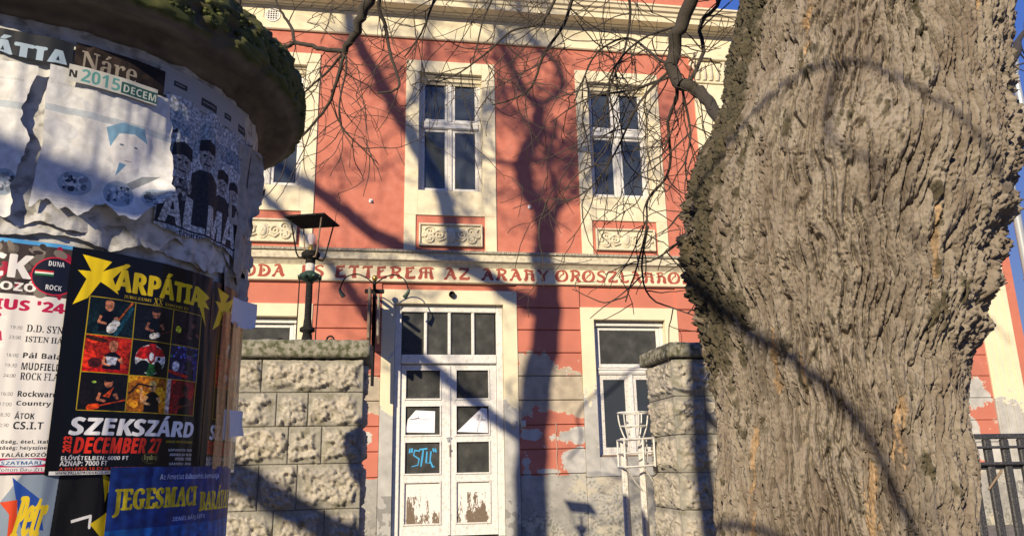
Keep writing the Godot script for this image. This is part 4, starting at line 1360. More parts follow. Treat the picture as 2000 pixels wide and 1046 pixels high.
func concert_print() -> Image:
	var W := 640
	var H := 880
	var im := blank(W, H, Color(0.045, 0.043, 0.045))
	var Y := Color(0.93, 0.80, 0.08)
	# spiky yellow title
	ipoly(im, [Vector2(36, 26), Vector2(140, 40), Vector2(112, 84), Vector2(205, 34), Vector2(150, 108), Vector2(178, 170), Vector2(108, 128), Vector2(70, 200), Vector2(22, 232), Vector2(58, 124), Vector2(26, 92), Vector2(72, 90)], Y)
	itext(im, "ÁRPÁTIA", 160, 40, 410, 112, Y, font(false, 1.4))
	ipoly(im, [Vector2(540, 60), Vector2(628, 96), Vector2(596, 118), Vector2(634, 150), Vector2(590, 148), Vector2(612, 236), Vector2(560, 150)], Y)
	itext(im, "JUBILEUMI", 200, 166, 112, 16, Color(0.80, 0.68, 0.12), font(true, 0.6))
	itext(im, "XX", 322, 158, 40, 28, Color(0.80, 0.68, 0.12), font(true, 0.4))
	itext(im, "KONCERT ÉV", 374, 166, 120, 16, Color(0.80, 0.68, 0.12), font(true, 0.6))
	var gx := [78.0, 252.0, 420.0, 580.0]
	var gy := [192.0, 344.0, 492.0, 640.0]
	var bg := [[Color(0.04, 0.09, 0.10), Color(0.05, 0.05, 0.06), Color(0.10, 0.06, 0.09)], [Color(0.62, 0.13, 0.06), Color(0.05, 0.045, 0.045), Color(0.14, 0.12, 0.26)], [Color(0.07, 0.05, 0.05), Color(0.62, 0.36, 0.05), Color(0.42, 0.06, 0.06)]]
	var g := RandomNumberGenerator.new()
	g.seed = 5
	for r in 3:
		for c in 3:
			var rc := Rect2i(int(gx[c]), int(gy[r]), int(gx[c + 1] - gx[c]) - 3, int(gy[r + 1] - gy[r]) - 3)
			var cell := blank(rc.size.x, rc.size.y, bg[r][c])
			var base: Color = bg[r][c]
			for k in 16:
				var cc := base.lerp(Color(base.r * 1.9, base.g * 1.9, base.b * 1.9), g.randf())
				iell(cell, Vector2(g.randf() * rc.size.x, g.randf() * rc.size.y), g.randf_range(8, 34), g.randf_range(8, 40), cc.clamp(), g.randf())
			var sk := Color(0.72, 0.46, 0.33)
			var wd := float(rc.size.x)
			var hg := float(rc.size.y)
			if r == 0 and c == 0:
				iline(cell, [Vector2(wd * 0.95, 20), Vector2(wd * 0.6, hg)], 16, Color(0.10, 0.30, 0.36))
				fig(cell, wd * 0.42, 30, 110, sk, Color(0.03, 0.03, 0.03), sk)
				guitar(cell, Vector2(wd * 0.52, hg * 0.78), Vector2(wd * 0.92, hg * 0.05), 150, Color(0.93, 0.91, 0.84), Color(0.75, 0.36, 0.12))
			elif r == 0 and c == 1:
				fig(cell, wd * 0.52, 30, 115, Color(0.60, 0.38, 0.28), Color(0.02, 0.02, 0.02), Color(0.12, 0.08, 0.06))
				guitar(cell, Vector2(wd * 0.5, hg * 0.86), Vector2(wd * 0.96, hg * 0.66), 110, Color(0.85, 0.83, 0.78), Color(0.30, 0.14, 0.07))
			elif r == 0 and c == 2:
				fig(cell, wd * 0.72, 46, 100, Color(0.42, 0.26, 0.22), Color(0.03, 0.03, 0.05), Color(0.05, 0.03, 0.03))
				iell(cell, Vector2(wd * 0.2, hg * 0.55), 14, 16, Color(0.75, 0.75, 0.20))
			elif r == 1 and c == 0:
				fig(cell, wd * 0.60, 40, 112, Color(0.82, 0.50, 0.36), Color(0.07, 0.05, 0.06), Color(0.80, 0.48, 0.34))
				ipoly(cell, [Vector2(wd * 0.46, hg * 0.56), Vector2(wd * 0.72, hg * 0.56), Vector2(wd * 0.68, hg * 0.78), Vector2(wd * 0.5, hg * 0.78)], Color(0.85, 0.85, 0.88))
				iell(cell, Vector2(wd * 0.22, hg * 0.10), 46, 9, Color(0.24, 0.12, 0.05), 0.15)
				iell(cell, Vector2(wd * 0.25, hg * 0.75), 24, 20, Color(0.30, 0.10, 0.08))
				cell.fill_rect(Rect2i(0, int(hg) - 14, int(wd), 14), Color(0.75, 0.08, 0.05))
			elif r == 1 and c == 1:
				# round emblem in red, white and green with a dark bird
				var e0 := Vector2(wd * 0.5, hg * 0.52)
				iell(cell, e0, 66, 62, Color(0.86, 0.86, 0.84))
				ipoly(cell, [e0 + Vector2(-66, -6), e0 + Vector2(-50, -44), e0 + Vector2(0, -62), e0 + Vector2(50, -44), e0 + Vector2(62, -18), e0 + Vector2(10, -14), e0 + Vector2(-30, 2)], Color(0.78, 0.12, 0.08))
				ipoly(cell, [e0 + Vector2(-58, 30), e0 + Vector2(-20, 12), e0 + Vector2(20, 22), e0 + Vector2(60, 16), e0 + Vector2(44, 46), e0 + Vector2(0, 62), e0 + Vector2(-40, 50)], Color(0.10, 0.42, 0.12))
				iell(cell, e0 + Vector2(-34, 34), 24, 30, Color(0.05, 0.045, 0.045), 0.5)
				iell(cell, e0 + Vector2(34, 30), 18, 26, Color(0.05, 0.045, 0.045), -0.5)
				ipoly(cell, [e0 + Vector2(-12, -66), e0 + Vector2(14, -66), e0 + Vector2(20, -30), e0 + Vector2(14, 6), e0 + Vector2(0, 20), e0 + Vector2(-14, 4), e0 + Vector2(-18, -30)], Color(0.60, 0.08, 0.06))
				iell(cell, e0 + Vector2(0, -12), 10, 18, Color(0.9, 0.9, 0.9))
				iell(cell, e0 + Vector2(34, -6), 8, 8, Color(0.05, 0.05, 0.05))
				ipoly(cell, [e0 + Vector2(-6, 24), e0 + Vector2(8, 24), e0 + Vector2(16, 68), e0 + Vector2(-16, 68)], Color(0.14, 0.36, 0.15))
			elif r == 1 and c == 2:
				fig(cell, wd * 0.66, 36, 115, Color(0.34, 0.26, 0.42), Color(0.05, 0.05, 0.10), Color(0.06, 0.05, 0.10))
				iell(cell, Vector2(wd * 0.22, hg * 0.62), 18, 22, Color(0.86, 0.86, 0.92))
				iline(cell, [Vector2(0, hg * 0.78), Vector2(wd * 0.6, hg * 0.90)], 14, Color(0.72, 0.15, 0.08))
				speckle(cell, 8, 18, [Color(0.2, 0.6, 0.35), Color(0.35, 0.4, 0.8)], 2, 7, Rect2(0, 0, wd, hg * 0.35))
			elif r == 2 and c == 0:
				fig(cell, wd * 0.58, 34, 112, Color(0.70, 0.42, 0.30), Color(0.025, 0.022, 0.025), Color(0.06, 0.04, 0.03))
				ipoly(cell, [Vector2(wd * 0.48, hg * 0.62), Vector2(wd * 0.70, hg * 0.36), Vector2(wd * 0.62, hg * 0.66)], Color(0.86, 0.30, 0.08))
				guitar(cell, Vector2(wd * 0.28, hg * 0.92), Vector2(wd * 0.96, hg * 0.70), 105, Color(0.88, 0.28, 0.06), Color(0.80, 0.24, 0.05))
				iell(cell, Vector2(wd * 0.28, 36), 8, 5, Color(0.6, 0.75, 0.3))
			elif r == 2 and c == 1:
				fig(cell, wd * 0.62, 38, 112, Color(0.90, 0.66, 0.42), Color(0.03, 0.02, 0.02), Color(0.92, 0.76, 0.42))
				iline(cell, [Vector2(wd * 0.62, 40), Vector2(wd * 0.25, hg * 0.22), Vector2(wd * 0.05, hg * 0.5)], 7, Color(0.10, 0.06, 0.03))
				iline(cell, [Vector2(wd * 0.5, hg * 0.55), Vector2(wd * 0.36, hg * 0.72), Vector2(wd * 0.32, hg * 0.34)], 12, Color(0.88, 0.62, 0.38))
			else:
				fig(cell, wd * 0.60, 44, 110, Color(0.30, 0.13, 0.10), Color(0.05, 0.03, 0.03), Color(0.05, 0.03, 0.03))
				cell.fill_rect(Rect2i(0, 0, 22, int(hg)), Color(0.78, 0.70, 0.66))
				guitar(cell, Vector2(wd * 0.35, hg * 0.80), Vector2(wd * 0.95, hg * 0.66), 90, Color(0.55, 0.10, 0.07), Color(0.5, 0.28, 0.10))
			grainy(cell, 70 + r * 3 + c, 0.4, 0.05)
			im.blit_rect(cell, Rect2i(Vector2i.ZERO, rc.size), rc.position)
	var gold := Color(0.78, 0.66, 0.10)
	for c in 4: iline(im, [Vector2(gx[c] - 1, gy[0]), Vector2(gx[c] - 1, gy[3] - 2)], 3, gold)
	for r in 4: iline(im, [Vector2(gx[0], gy[r] - 1), Vector2(gx[3], gy[r] - 1)], 3, gold)
	itext(im, "SZEKSZÁRD", 62, 648, 520, 84, Color(0.95, 0.95, 0.95), font(false, 1.5), 0.12)
	itext(im, "2023", 48, 738, 26, 60, Color(0.85, 0.20, 0.12), font(false, 1.0), 0.0, true)
	itext(im, "DECEMBER 27", 84, 740, 330, 60, Color(0.86, 0.20, 0.12), font(false, 1.3), 0.1)
	itext(im, "VÁROSI SPORTCSARNOK", 440, 744, 150, 13, gold, font(false, 0.6))
	itext(im, "ELŐVÉTELBEN: 6000 FT", 46, 806, 236, 20, Color(0.92, 0.92, 0.92), font(false, 0.5, true))
	itext(im, "AZNAP: 7000 FT", 44, 829, 160, 18, Color(0.92, 0.92, 0.92), font(false, 0.5, true))
	itext(im, "A BELÉPÉS 18 ÉV ALATT INGYENES!", 44, 850, 306, 13, Color(0.85, 0.25, 0.10), font(false, 0.6))
	iell(im, Vector2(372, 820), 38, 22, Color(0.30, 0.28, 0.12))
	iell(im, Vector2(372, 820), 33, 18, Color(0.06, 0.06, 0.04))
	itext(im, "hydra", 344, 806, 56, 26, Color(0.72, 0.70, 0.40), font(true, 0.6, true))
	var ty := 778
	for s in ["KAPUNYITÁS 18:00", "DIDIKÁLÁS 18:30", "HYDRA: 19:00", "KÁRPÁTIA: 20:00"]:
		itext(im, s, 590 - s.length() * 8.2, ty, s.length() * 8.2, 13, Color(0.88, 0.88, 0.88), font(false, 0.4))
		ty += 19
	im.fill_rect(Rect2i(14, 866, 626, 14), Color(0.82, 0.82, 0.82))
	itext(im, "WWW.PALLAIPRODUKCIO.HU", 34, 868, 180, 10, Color(0.08, 0.08, 0.08), font(false, 0.9))
	ipoly(im, [Vector2(236, 867), Vector2(252, 874), Vector2(268, 867), Vector2(252, 880)], Color(0.1, 0.1, 0.1))
	return im

func festival_print() -> Image:
	var W := 640
	var H := 880
	var im := blank(W, H, Color(0.90, 0.885, 0.86))
	var mg := Color(0.74, 0.13, 0.30)
	var dk := Color(0.16, 0.16, 0.17)
	im.fill_rect(Rect2i(0, 0, W, 16), Color(0.32, 0.62, 0.85))
	im.fill_rect(Rect2i(0, 16, W, 200), Color(0.27, 0.23, 0.22))
	speckle(im, 3, 160, [Color(0.40, 0.37, 0.34), Color(0.20, 0.17, 0.17), Color(0.62, 0.10, 0.22), Color(0.50, 0.46, 0.42)], 6, 26, Rect2(0, 20, W, 190))
	itext(im, "ROCK", 180, 60, 330, 92, Color(0.93, 0.92, 0.9), font(false, 1.5))
	itext(im, "TALÁLKOZÓ", 220, 160, 310, 42, Color(0.93, 0.92, 0.9), font(false, 1.2))
	iell(im, Vector2(586, 132), 78, 78, Color(0.80, 0.16, 0.25))
	iell(im, Vector2(586, 132), 73, 73, Color(0.08, 0.10, 0.17))
	im.fill_rect(Rect2i(520, 112, 60, 7), Color(0.75, 0.15, 0.12))
	im.fill_rect(Rect2i(520, 119, 60, 7), Color(0.9, 0.9, 0.88))
	im.fill_rect(Rect2i(520, 126, 60, 7), Color(0.15, 0.45, 0.25))
	itext(im, "DUNA", 560, 72, 52, 20, Color(0.9, 0.9, 0.9), font(false, 0.8))
	itext(im, "ROCK", 560, 168, 52, 20, Color(0.9, 0.9, 0.9), font(false, 0.8))
	itext(im, "JÚLIUS '24", 300, 226, 330, 62, mg, font(false, 1.5))
	var y := 300
	var rows := [["", "PÉNTEK"], ["19:30", "D.D. SYNTHESIS"], ["23:00", "ISTEN HÁTA"], ["", "CSÜTÖRTEK"], ["18:00", "Pál Balázs"], ["19:30", "MUDFIELD"], ["24:00", "ROCK FLASH"], ["", "SZOMBAT"], ["16:00", "Rockward"], ["17:00", "Country"], ["18:30", "ÁTOK"], ["00:30", "CS.I.T"]]
	for r in rows:
		if r[0] == "":
			speckle(im, y, 46, [mg, Color(0.82, 0.30, 0.44)], 4, 15, Rect2(230, y - 2, 200, 16))
			itext(im, r[1], 330, y - 2, 130, 18, Color(0.95, 0.93, 0.9), font(false, 1.0))
			y += 30
		else:
			itext(im, r[0], 470, y + 7, 36, 13, Color(0.35, 0.35, 0.36), font())
			var big: bool = r[1] == r[1].to_upper()
			itext(im, r[1], 520, y, r[1].length() * 15.0, 28 if big else 22, dk, font(big and r[1].length() > 8, 0.9 if big else 0.4))
			y += 38
	for k in 3:
		itext(im, ["MOBILMÁNIA", "KLP", "ROAD"][k], 300, 350 + k * 150, 150, 46, mg, font(true, 1.2))
	itext(im, "sátorozási lehetőség, étel, ital", 330, 760, 300, 17, dk, font(false, 0.6))
	itext(im, "jegyvásárlási lehetőség: helyszínen", 330, 782, 310, 17, dk, font(false, 0.6))
	itext(im, "DÚNA-ROCK TALÁLKOZÓ", 350, 804, 280, 17, dk, font(false, 0.9))
	im.fill_rect(Rect2i(0, 826, W, 54), mg)
	iell(im, Vector2(560, 842), 76, 15, Color(0.45, 0.58, 0.70))
	iell(im, Vector2(560, 842), 72, 12, Color(0.88, 0.89, 0.9))
	itext(im, "SZATMÁRI", 500, 834, 120, 15, Color(0.20, 0.38, 0.55), font(false, 0.8))
	im.fill_rect(Rect2i(484, 858, 156, 17), Color(0.88, 0.86, 0.86))
	itext(im, "Volton Bau Zrt.", 490, 860, 140, 13, Color(0.3, 0.3, 0.32), font())
	return im

func puppet_print() -> Image:
	var im := puppet_base()
	grainy(im, 88, 0.22, 0.02)
	return im

func puppet_base() -> Image:
	var W := 640
	var H := 760
	var im := blank(W, H, Color(0.09, 0.20, 0.47))
	im.fill_rect(Rect2i(0, 212, W, H - 212), Color(0.06, 0.30, 0.58))
	for k in 14: ipoly(im, [Vector2(k * 50 - 20, 214), Vector2(k * 50 + 14, 214), Vector2(k * 50 + 4 + (k % 3) * 12, 420 + (k * 53) % 130)], Color(0.08, 0.36, 0.66))
	itext(im, "Az Ametist Bábszínház bemutatja", 170, 26, 320, 26, Color(0.70, 0.76, 0.88), font(false, 0.6))
	itext(im, "JEGESMACI", 20, 76, 330, 92, Color(0.80, 0.72, 0.12), font(true, 1.4))
	itext(im, "BARÁTAI", 372, 76, 240, 92, Color(0.80, 0.72, 0.12), font(true, 1.4))
	itext(im, "ZENÉS BÁBJÁTÉK", 240, 178, 170, 24, Color(0.62, 0.68, 0.80), font(false, 0.5, true))
	ipoly(im, [Vector2(120, 760), Vector2(150, 440), Vector2(200, 300), Vector2(330, 280), Vector2(380, 420), Vector2(420, 760)], Color(0.62, 0.68, 0.80))
	iell(im, Vector2(268, 380), 92, 80, Color(0.72, 0.76, 0.86))
	iell(im, Vector2(280, 420), 34, 26, Color(0.56, 0.55, 0.68))
	iell(im, Vector2(282, 406), 12, 9, Color(0.10, 0.10, 0.14))
	iell(im, Vector2(240, 370), 8, 10, Color(0.08, 0.08, 0.12))
	iell(im, Vector2(316, 366), 8, 10, Color(0.08, 0.08, 0.12))
	ipoly(im, [Vector2(200, 300), Vector2(270, 322), Vector2(210, 350)], Color(0.66, 0.42, 0.62))
	ipoly(im, [Vector2(270, 322), Vector2(340, 296), Vector2(332, 346)], Color(0.66, 0.42, 0.62))
	iell(im, Vector2(270, 322), 13, 13, Color(0.55, 0.32, 0.52))
	iell(im, Vector2(520, 480), 80, 74, Color(0.78, 0.82, 0.88))
	iell(im, Vector2(470, 420), 22, 22, Color(0.78, 0.82, 0.88))
	iell(im, Vector2(570, 420), 22, 22, Color(0.78, 0.82, 0.88))
	return im

func collage_print() -> Image:
	var im := blank(520, 520, Color(0.10, 0.095, 0.10))
	ipoly(im, [Vector2(0, 0), Vector2(190, 0), Vector2(170, 90), Vector2(110, 170), Vector2(60, 330), Vector2(80, 520), Vector2(0, 520)], Color(0.80, 0.79, 0.77))
	ipoly(im, [Vector2(180, 0), Vector2(310, 0), Vector2(300, 180), Vector2(90, 190), Vector2(110, 90)], Color(0.52, 0.58, 0.64))
	ipoly(im, [Vector2(150, 6), Vector2(250, 70), Vector2(276, 160), Vector2(200, 150)], Color(0.14, 0.28, 0.60))
	ipoly(im, [Vector2(120, 76), Vector2(176, 70), Vector2(190, 176), Vector2(160, 178), Vector2(156, 110)], Color(0.82, 0.27, 0.12))
	itext(im, "Petr", 170, 62, 96, 110, Color(0.88, 0.76, 0.16), font(true, 1.3), 0.2)
	speckle(im, 12, 120, [Color(0.05, 0.05, 0.055), Color(0.15, 0.145, 0.15)], 6, 22, Rect2(90, 200, 210, 300))
	for k in 5: ipoly(im, [Vector2(120 + k * 46, 196), Vector2(146 + k * 46, 190), Vector2(138 + k * 46, 236), Vector2(118 + k * 46, 240)], Color(0.86, 0.84, 0.82))
	im.fill_rect(Rect2i(318, 0, 150, 520), Color(0.045, 0.045, 0.048))
	iline(im, [Vector2(350, 330), Vector2(440, 300), Vector2(352, 318)], 7, Color(0.85, 0.85, 0.85))
	iline(im, [Vector2(372, 140), Vector2(440, 126), Vector2(440, 160)], 9, Color(0.85, 0.85, 0.85))
	ipoly(im, [Vector2(470, 0), Vector2(520, 20), Vector2(520, 300), Vector2(430, 330), Vector2(486, 190), Vector2(440, 150), Vector2(500, 120)], Color(0.86, 0.74, 0.10))
	ipoly(im, [Vector2(500, 60), Vector2(520, 50), Vector2(520, 130), Vector2(486, 110)], Color(0.05, 0.05, 0.05))
	return im

func faded_print(v: int) -> Image:
	var im := faded_base(v)
	grainy(im, 90 + v, 0.07, 0.02)
	return im

func faded_base(v: int) -> Image:
	var W := 520
	var H := 560
	var im := blank(W, H, Color(0.82, 0.82, 0.82))
	speckle(im, 20 + v, 60, [Color(0.84, 0.84, 0.835), Color(0.79, 0.795, 0.80), Color(0.85, 0.845, 0.83)], 20, 80)
	im.fill_rect(Rect2i(0, 150, W, 26), Color(0.70, 0.73, 0.755))
	itext(im, "gyermekelőadás a színházban minden szombaton", 20, 60, 440, 12, Color(0.66, 0.68, 0.70), font())
	if v == 0:
		iell(im, Vector2(330, 250), 78, 92, Color(0.855, 0.85, 0.845))      # pale child's face with blue fringe
		ipoly(im, [Vector2(240, 190), Vector2(300, 158), Vector2(390, 160), Vector2(410, 214), Vector2(350, 192), Vector2(290, 204), Vector2(262, 262)], Color(0.45, 0.60, 0.71))
		iell(im, Vector2(304, 246), 9, 4, Color(0.42, 0.47, 0.52))
		iell(im, Vector2(362, 244), 9, 4, Color(0.42, 0.47, 0.52))
		iline(im, [Vector2(322, 304), Vector2(348, 304)], 4, Color(0.62, 0.58, 0.60))
		ipoly(im, [Vector2(302, 316), Vector2(330, 320), Vector2(292, 372)], Color(0.40, 0.56, 0.68))
		ipoly(im, [Vector2(300, 420), Vector2(400, 350), Vector2(470, 336), Vector2(420, 372), Vector2(350, 420)], Color(0.50, 0.52, 0.54))
	for e in [[150, 430, 62, 44], [310, 440, 56, 52], [440, 446, 50, 48]]:
		iell(im, Vector2(e[0], e[1]), e[2], e[3], Color(0.60, 0.66, 0.71))
		speckle(im, e[0], 34, [Color(0.22, 0.26, 0.31), Color(0.50, 0.54, 0.58), Color(0.80, 0.81, 0.82), Color(0.36, 0.41, 0.46)], 3, 12, Rect2(e[0] - e[2] * 0.66, e[1] - e[3] * 0.6, e[2] * 1.3, e[3] * 1.2))
	for k in 5: itext(im, "jegyek a helyszínen kaphatók", 40, 486 + k * 13, 150, 8, Color(0.68, 0.69, 0.70), font())
	return im

func band_print() -> Image:
	var im := band_base()
	grainy(im, 89, 0.35, 0.05)
	return im

func band_base() -> Image:
	var W := 560
	var H := 640
	var im := blank(W, H, Color(0.66, 0.69, 0.73))
	ipoly(im, [Vector2(0, 120), Vector2(W, 120), Vector2(W, 210), Vector2(0, 170)], Color(0.46, 0.53, 0.61))
	speckle(im, 33, 50, [Color(0.60, 0.64, 0.69), Color(0.70, 0.72, 0.75), Color(0.54, 0.60, 0.66)], 14, 50)
	var dk := Color(0.15, 0.17, 0.20)
	var skin := Color(0.55, 0.55, 0.56)
	# four musicians in caps, shoulder to shoulder
	var men := [[110, 300, 1.15], [255, 225, 1.05], [390, 310, 0.9], [480, 330, 0.75]]
	for m in men:
		var x: float = m[0]
		var y: float = m[1]
		var s: float = m[2]
		ipoly(im, [Vector2(x - 95 * s, 600), Vector2(x - 80 * s, y + 100 * s), Vector2(x - 30 * s, y + 66 * s), Vector2(x + 30 * s, y + 66 * s), Vector2(x + 84 * s, y + 100 * s), Vector2(x + 95 * s, 600)], dk)
		iell(im, Vector2(x, y), 46 * s, 62 * s, skin)
		ipoly(im, [Vector2(x - 50 * s, y - 14 * s), Vector2(x - 46 * s, y - 66 * s), Vector2(x, y - 84 * s), Vector2(x + 46 * s, y - 66 * s), Vector2(x + 52 * s, y - 16 * s), Vector2(x, y - 30 * s)], Color(0.12, 0.14, 0.17))
		for ex in [-17, 17]: iell(im, Vector2(x + ex * s, y - 4 * s), 9 * s, 5 * s, Color(0.10, 0.11, 0.13))
		iline(im, [Vector2(x, y), Vector2(x - 3 * s, y + 18 * s)], 6 * s, Color(0.40, 0.40, 0.42))
		iline(im, [Vector2(x - 18 * s, y + 36 * s), Vector2(x + 18 * s, y + 36 * s)], 7 * s, Color(0.20, 0.20, 0.22))
	speckle(im, 44, 60, [Color(0.62, 0.63, 0.64), Color(0.40, 0.41, 0.43)], 5, 14, Rect2(50, 380, 120, 90))
	for k in 4:
		itext(im, "ALMA"[k], 20 + k * 132, 450, 116, 140, Color(0.70, 0.72, 0.74), font(false, 1.2))
	itext(im, "együttes koncertje", 130, 598, 330, 36, Color(0.13, 0.14, 0.16), font(false, 0.6))
	iell(im, Vector2(40, 165), 34, 14, dk); iell(im, Vector2(40, 160), 20, 7, Color(0.62, 0.66, 0.7))
	iell(im, Vector2(370, 150), 34, 26, Color(0.56, 0.60, 0.65))
	return im

func column() -> void:
	var T := thing("advertising_column", "round advertising column with mossy overhanging concrete cap and layers of old posters", "column", CC)
	var body := []
	for k in 15: body.append(Vector2(0.645 + (0.03 if k == 0 else 0.0), 2.86 * k / 14.0))
	var st := st_new()
	lathe(st, body, Vector3.ZERO, 96)
	var pap := tri_mat(ntex(noise(90, 0.03, 5), [[0.0, Color(0.10, 0.09, 0.08)], [0.3, Color(0.28, 0.27, 0.25)], [0.42, Color(0.50, 0.49, 0.47)], [0.7, Color(0.60, 0.595, 0.58)], [1.0, Color(0.66, 0.655, 0.65)]]), nrm(noise(91, 0.03, 5), 3.0), 1.3, 0.9, 0.6)
	obj("body", st, pap, T)
	# thick crust of pasted paper on the upper half, torn off along its lower edge
	var crust := sheet("paper_crust", T, pap, -40.0, 130.0, 2.195, 2.80, 0.660, 0.009, 0.06, 0.0, 0.0, 0.0, 3)
	crust.position -= CC
	var crust2 := sheet("paper_crust", T, pap, -40.0, 120.0, 2.185, 2.30, 0.652, 0.012, 0.03, 0.0, 0.0, 0.0, 4)
	crust2.position -= CC
	# flaps of torn paper standing off the right side
	var fm := tri_mat(ntex(noise(97, 0.03, 5), [[0.0, Color(0.16, 0.14, 0.12)], [0.4, Color(0.34, 0.315, 0.285)], [1.0, Color(0.47, 0.45, 0.42)]]), null, 1.8, 0.95)
	for f in [[72.0, 88.0, 2.36, 2.66, 0.672, 0.022], [76.0, 94.0, 2.20, 2.37, 0.664, 0.015], [82.0, 98.0, 2.50, 2.70, 0.670, 0.02], [74.0, 95.0, 2.14, 2.23, 0.656, 0.012]]:
		var fl := sheet("paper_flap", T, fm, f[0], f[1], f[2], f[3], f[4], 0.022, 0.07, 7.0, 0.0, 0.0, int(f[2] * 100), f[5])
		fl.position -= CC
	for f in [[80.0, 91.0, 1.70, 1.79, 0.664, 0.03], [79.0, 92.0, 2.05, 2.15, 0.663, 0.045]]:
		var fl2 := sheet("paper_flap", T, M.paper, f[0], f[1], f[2], f[3], f[4], 0.006, 0.03, 4.0, 0.0, 0.0, int(f[2] * 100), f[5])
		fl2.position -= CC
	# concrete cap: soffit, rim, low dome, all uneven; moss grows on the rim and the dome
	st = SurfaceTool.new()
	st.begin(Mesh.PRIMITIVE_TRIANGLES)
	st.set_smooth_group(0)
	var prof := [[0.60, 2.80], [0.655, 2.79], [0.68, 2.80], [0.69, 2.825], [0.72, 2.835], [0.755, 2.825], [0.785, 2.822], [0.80, 2.835], [0.808, 2.86], [0.81, 2.89], [0.812, 2.92], [0.81, 2.95], [0.80, 2.975], [0.775, 3.0], [0.74, 3.02], [0.69, 3.04], [0.62, 3.07], [0.5, 3.11], [0.35, 3.15], [0.2, 3.18], [0.0, 3.19]]
	var fineprof := smooth_line(prof, 4)
	var nm := noise(95, 9.0, 4)
	var nm2 := noise(96, 34.0, 3)
	var na := 240
	for p in fineprof:
		for k in na + 1:
			var a := TAU * (k % na) / na
			var q := Vector3(sin(a) * p[0], p[1], cos(a) * p[0])
			var g := nm.get_noise_3dv(q)
			var g2 := nm2.get_noise_3dv(q)
			var moss := smoothstep(-0.34, -0.10, g + 0.4 * g2) if (p[1] > 2.84 and p[0] > 0.3) or p[1] > 3.0 else 0.0
			var d := moss * (0.022 + 0.014 * g2) + 0.006 * g
			if p[0] > 0.01: q += Vector3(sin(a), 0.6 if p[1] > 2.97 else 0.0, cos(a)) * d
			var c := Color(0.135, 0.115, 0.092) * (1.0 + 0.5 * g + 0.25 * g2)
			c = c.lerp(Color(0.042, 0.058, 0.014).lerp(Color(0.10, 0.105, 0.03), clampf(0.5 + g2 * 1.2, 0, 1)), moss)
			st.set_color(c.clamp())
			st.add_vertex(q)
	for j in fineprof.size() - 1:
		for k in na:
			var i0 := j * (na + 1) + k
			for q in [i0, i0 + na + 1, i0 + 1, i0 + 1, i0 + na + 1, i0 + na + 2]: st.add_index(q)
	st.generate_normals()
	var hood := mesh_node("cap", st.commit(), vcol(), T)
	hood.set_meta("label", "moss covered concrete cap of the column")
	# moss cushions along the rim
	var cm := SphereMesh.new()
	cm.radius = 0.008
	cm.height = 0.011
	cm.radial_segments = 7
	cm.rings = 4
	var mm := MultiMesh.new()
	mm.transform_format = MultiMesh.TRANSFORM_3D
	mm.use_colors = true
	mm.mesh = cm
	var g2r := RandomNumberGenerator.new()
	g2r.seed = 9
	var tr := []
	while tr.size() < 9000:
		var a := g2r.randf_range(0, TAU)
		var y := g2r.randf_range(2.87, 3.05)
		var r := 0.822 if y < 2.96 else lerpf(0.82, 0.68, (y - 2.96) / 0.09)
		var q := Vector3(sin(a) * r, y, cos(a) * r)
		if nm.get_noise_3dv(q) > -0.25:
			tr.append(Transform3D(Basis(Vector3.UP, a).scaled(Vector3.ONE * g2r.randf_range(0.5, 1.7)), q))
	mm.instance_count = tr.size()
	for i in tr.size():
		mm.set_instance_transform(i, tr[i])
		var v := g2r.randf()
		mm.set_instance_color(i, Color(0.035, 0.05, 0.012).lerp(Color(0.13, 0.14, 0.035), v * v))
	var mi := MultiMeshInstance3D.new()
	mi.name = "moss"
	mi.multimesh = mm
	mi.material_override = vcol(1.0)
	mi.set_meta("kind", "stuff")
	T.add_child(mi)
	# --- posters
	var glossy := print_mat(concert_print(), 0.32)
	tag(sheet("poster", self, glossy, 30.6, 69.0, 1.600, 2.178, 0.662, 0.004, 0.0, 0.0, 0.0, 0.0, 11), "black concert poster with yellow title and grid of nine photos, unbroken copy", "poster", "concert posters on the column")
	tag(sheet("poster", self, glossy, 69.4, 107.8, 1.598, 2.172, 0.661, 0.004, 0.0, 0.0, 0.0, 0.0, 12), "second copy of the black concert poster, wrapping round the column's right edge", "poster", "concert posters on the column")
	tag(sheet("poster", self, print_mat(festival_print(), 0.45), -7.4, 31.2, 1.606, 2.180, 0.657, 0.004, 0.0, 0.0, 0.0, 0.0, 13), "white and magenta rock festival programme poster cut by the left picture edge", "poster")
	tag(sheet("poster", self, print_mat(puppet_print(), 0.5), 43.6, 89.5, 1.06, 1.617, 0.667, 0.004, 0.0, 0.0, 0.0, 0.0, 14), "blue puppet show poster with yellow title low on the column", "poster")
	tag(sheet("poster", self, print_mat(collage_print(), 0.6), 17.0, 45.0, 1.18, 1.602, 0.655, 0.006, 0.03, 0.0, 4.0, 0.0, 15), "torn overlapping black and grey bills with blue and orange scrap below the programme", "poster")
	tag(sheet("poster", self, print_mat(faded_print(0), 0.75), 20.9, 49.3, 2.245, 2.662, 0.682, 0.007, 0.10, 2.0, 1.0, 0.22, 16), "sun bleached white poster with faint blue child's face and loose corner", "poster")
	tag(sheet("poster", self, print_mat(faded_print(1), 0.75), -6.0, 20.0, 2.235, 2.650, 0.680, 0.008, 0.03, 3.5, 0.0, 0.0, 17), "bleached white poster with torn right edge at the left picture edge", "poster")
	tag(sheet("poster", self, print_mat(band_print(), 0.7), 47.0, 78.0, 2.262, 2.690, 0.674, 0.007, 0.03, 3.0, 0.0, 0.0, 18), "grey blue poster of four men in caps with large pale letters", "poster")
	var tape := mk(Color(0.42, 0.27, 0.15, 0.62), 0.25)
	tape.transparency = BaseMaterial3D.TRANSPARENCY_ALPHA
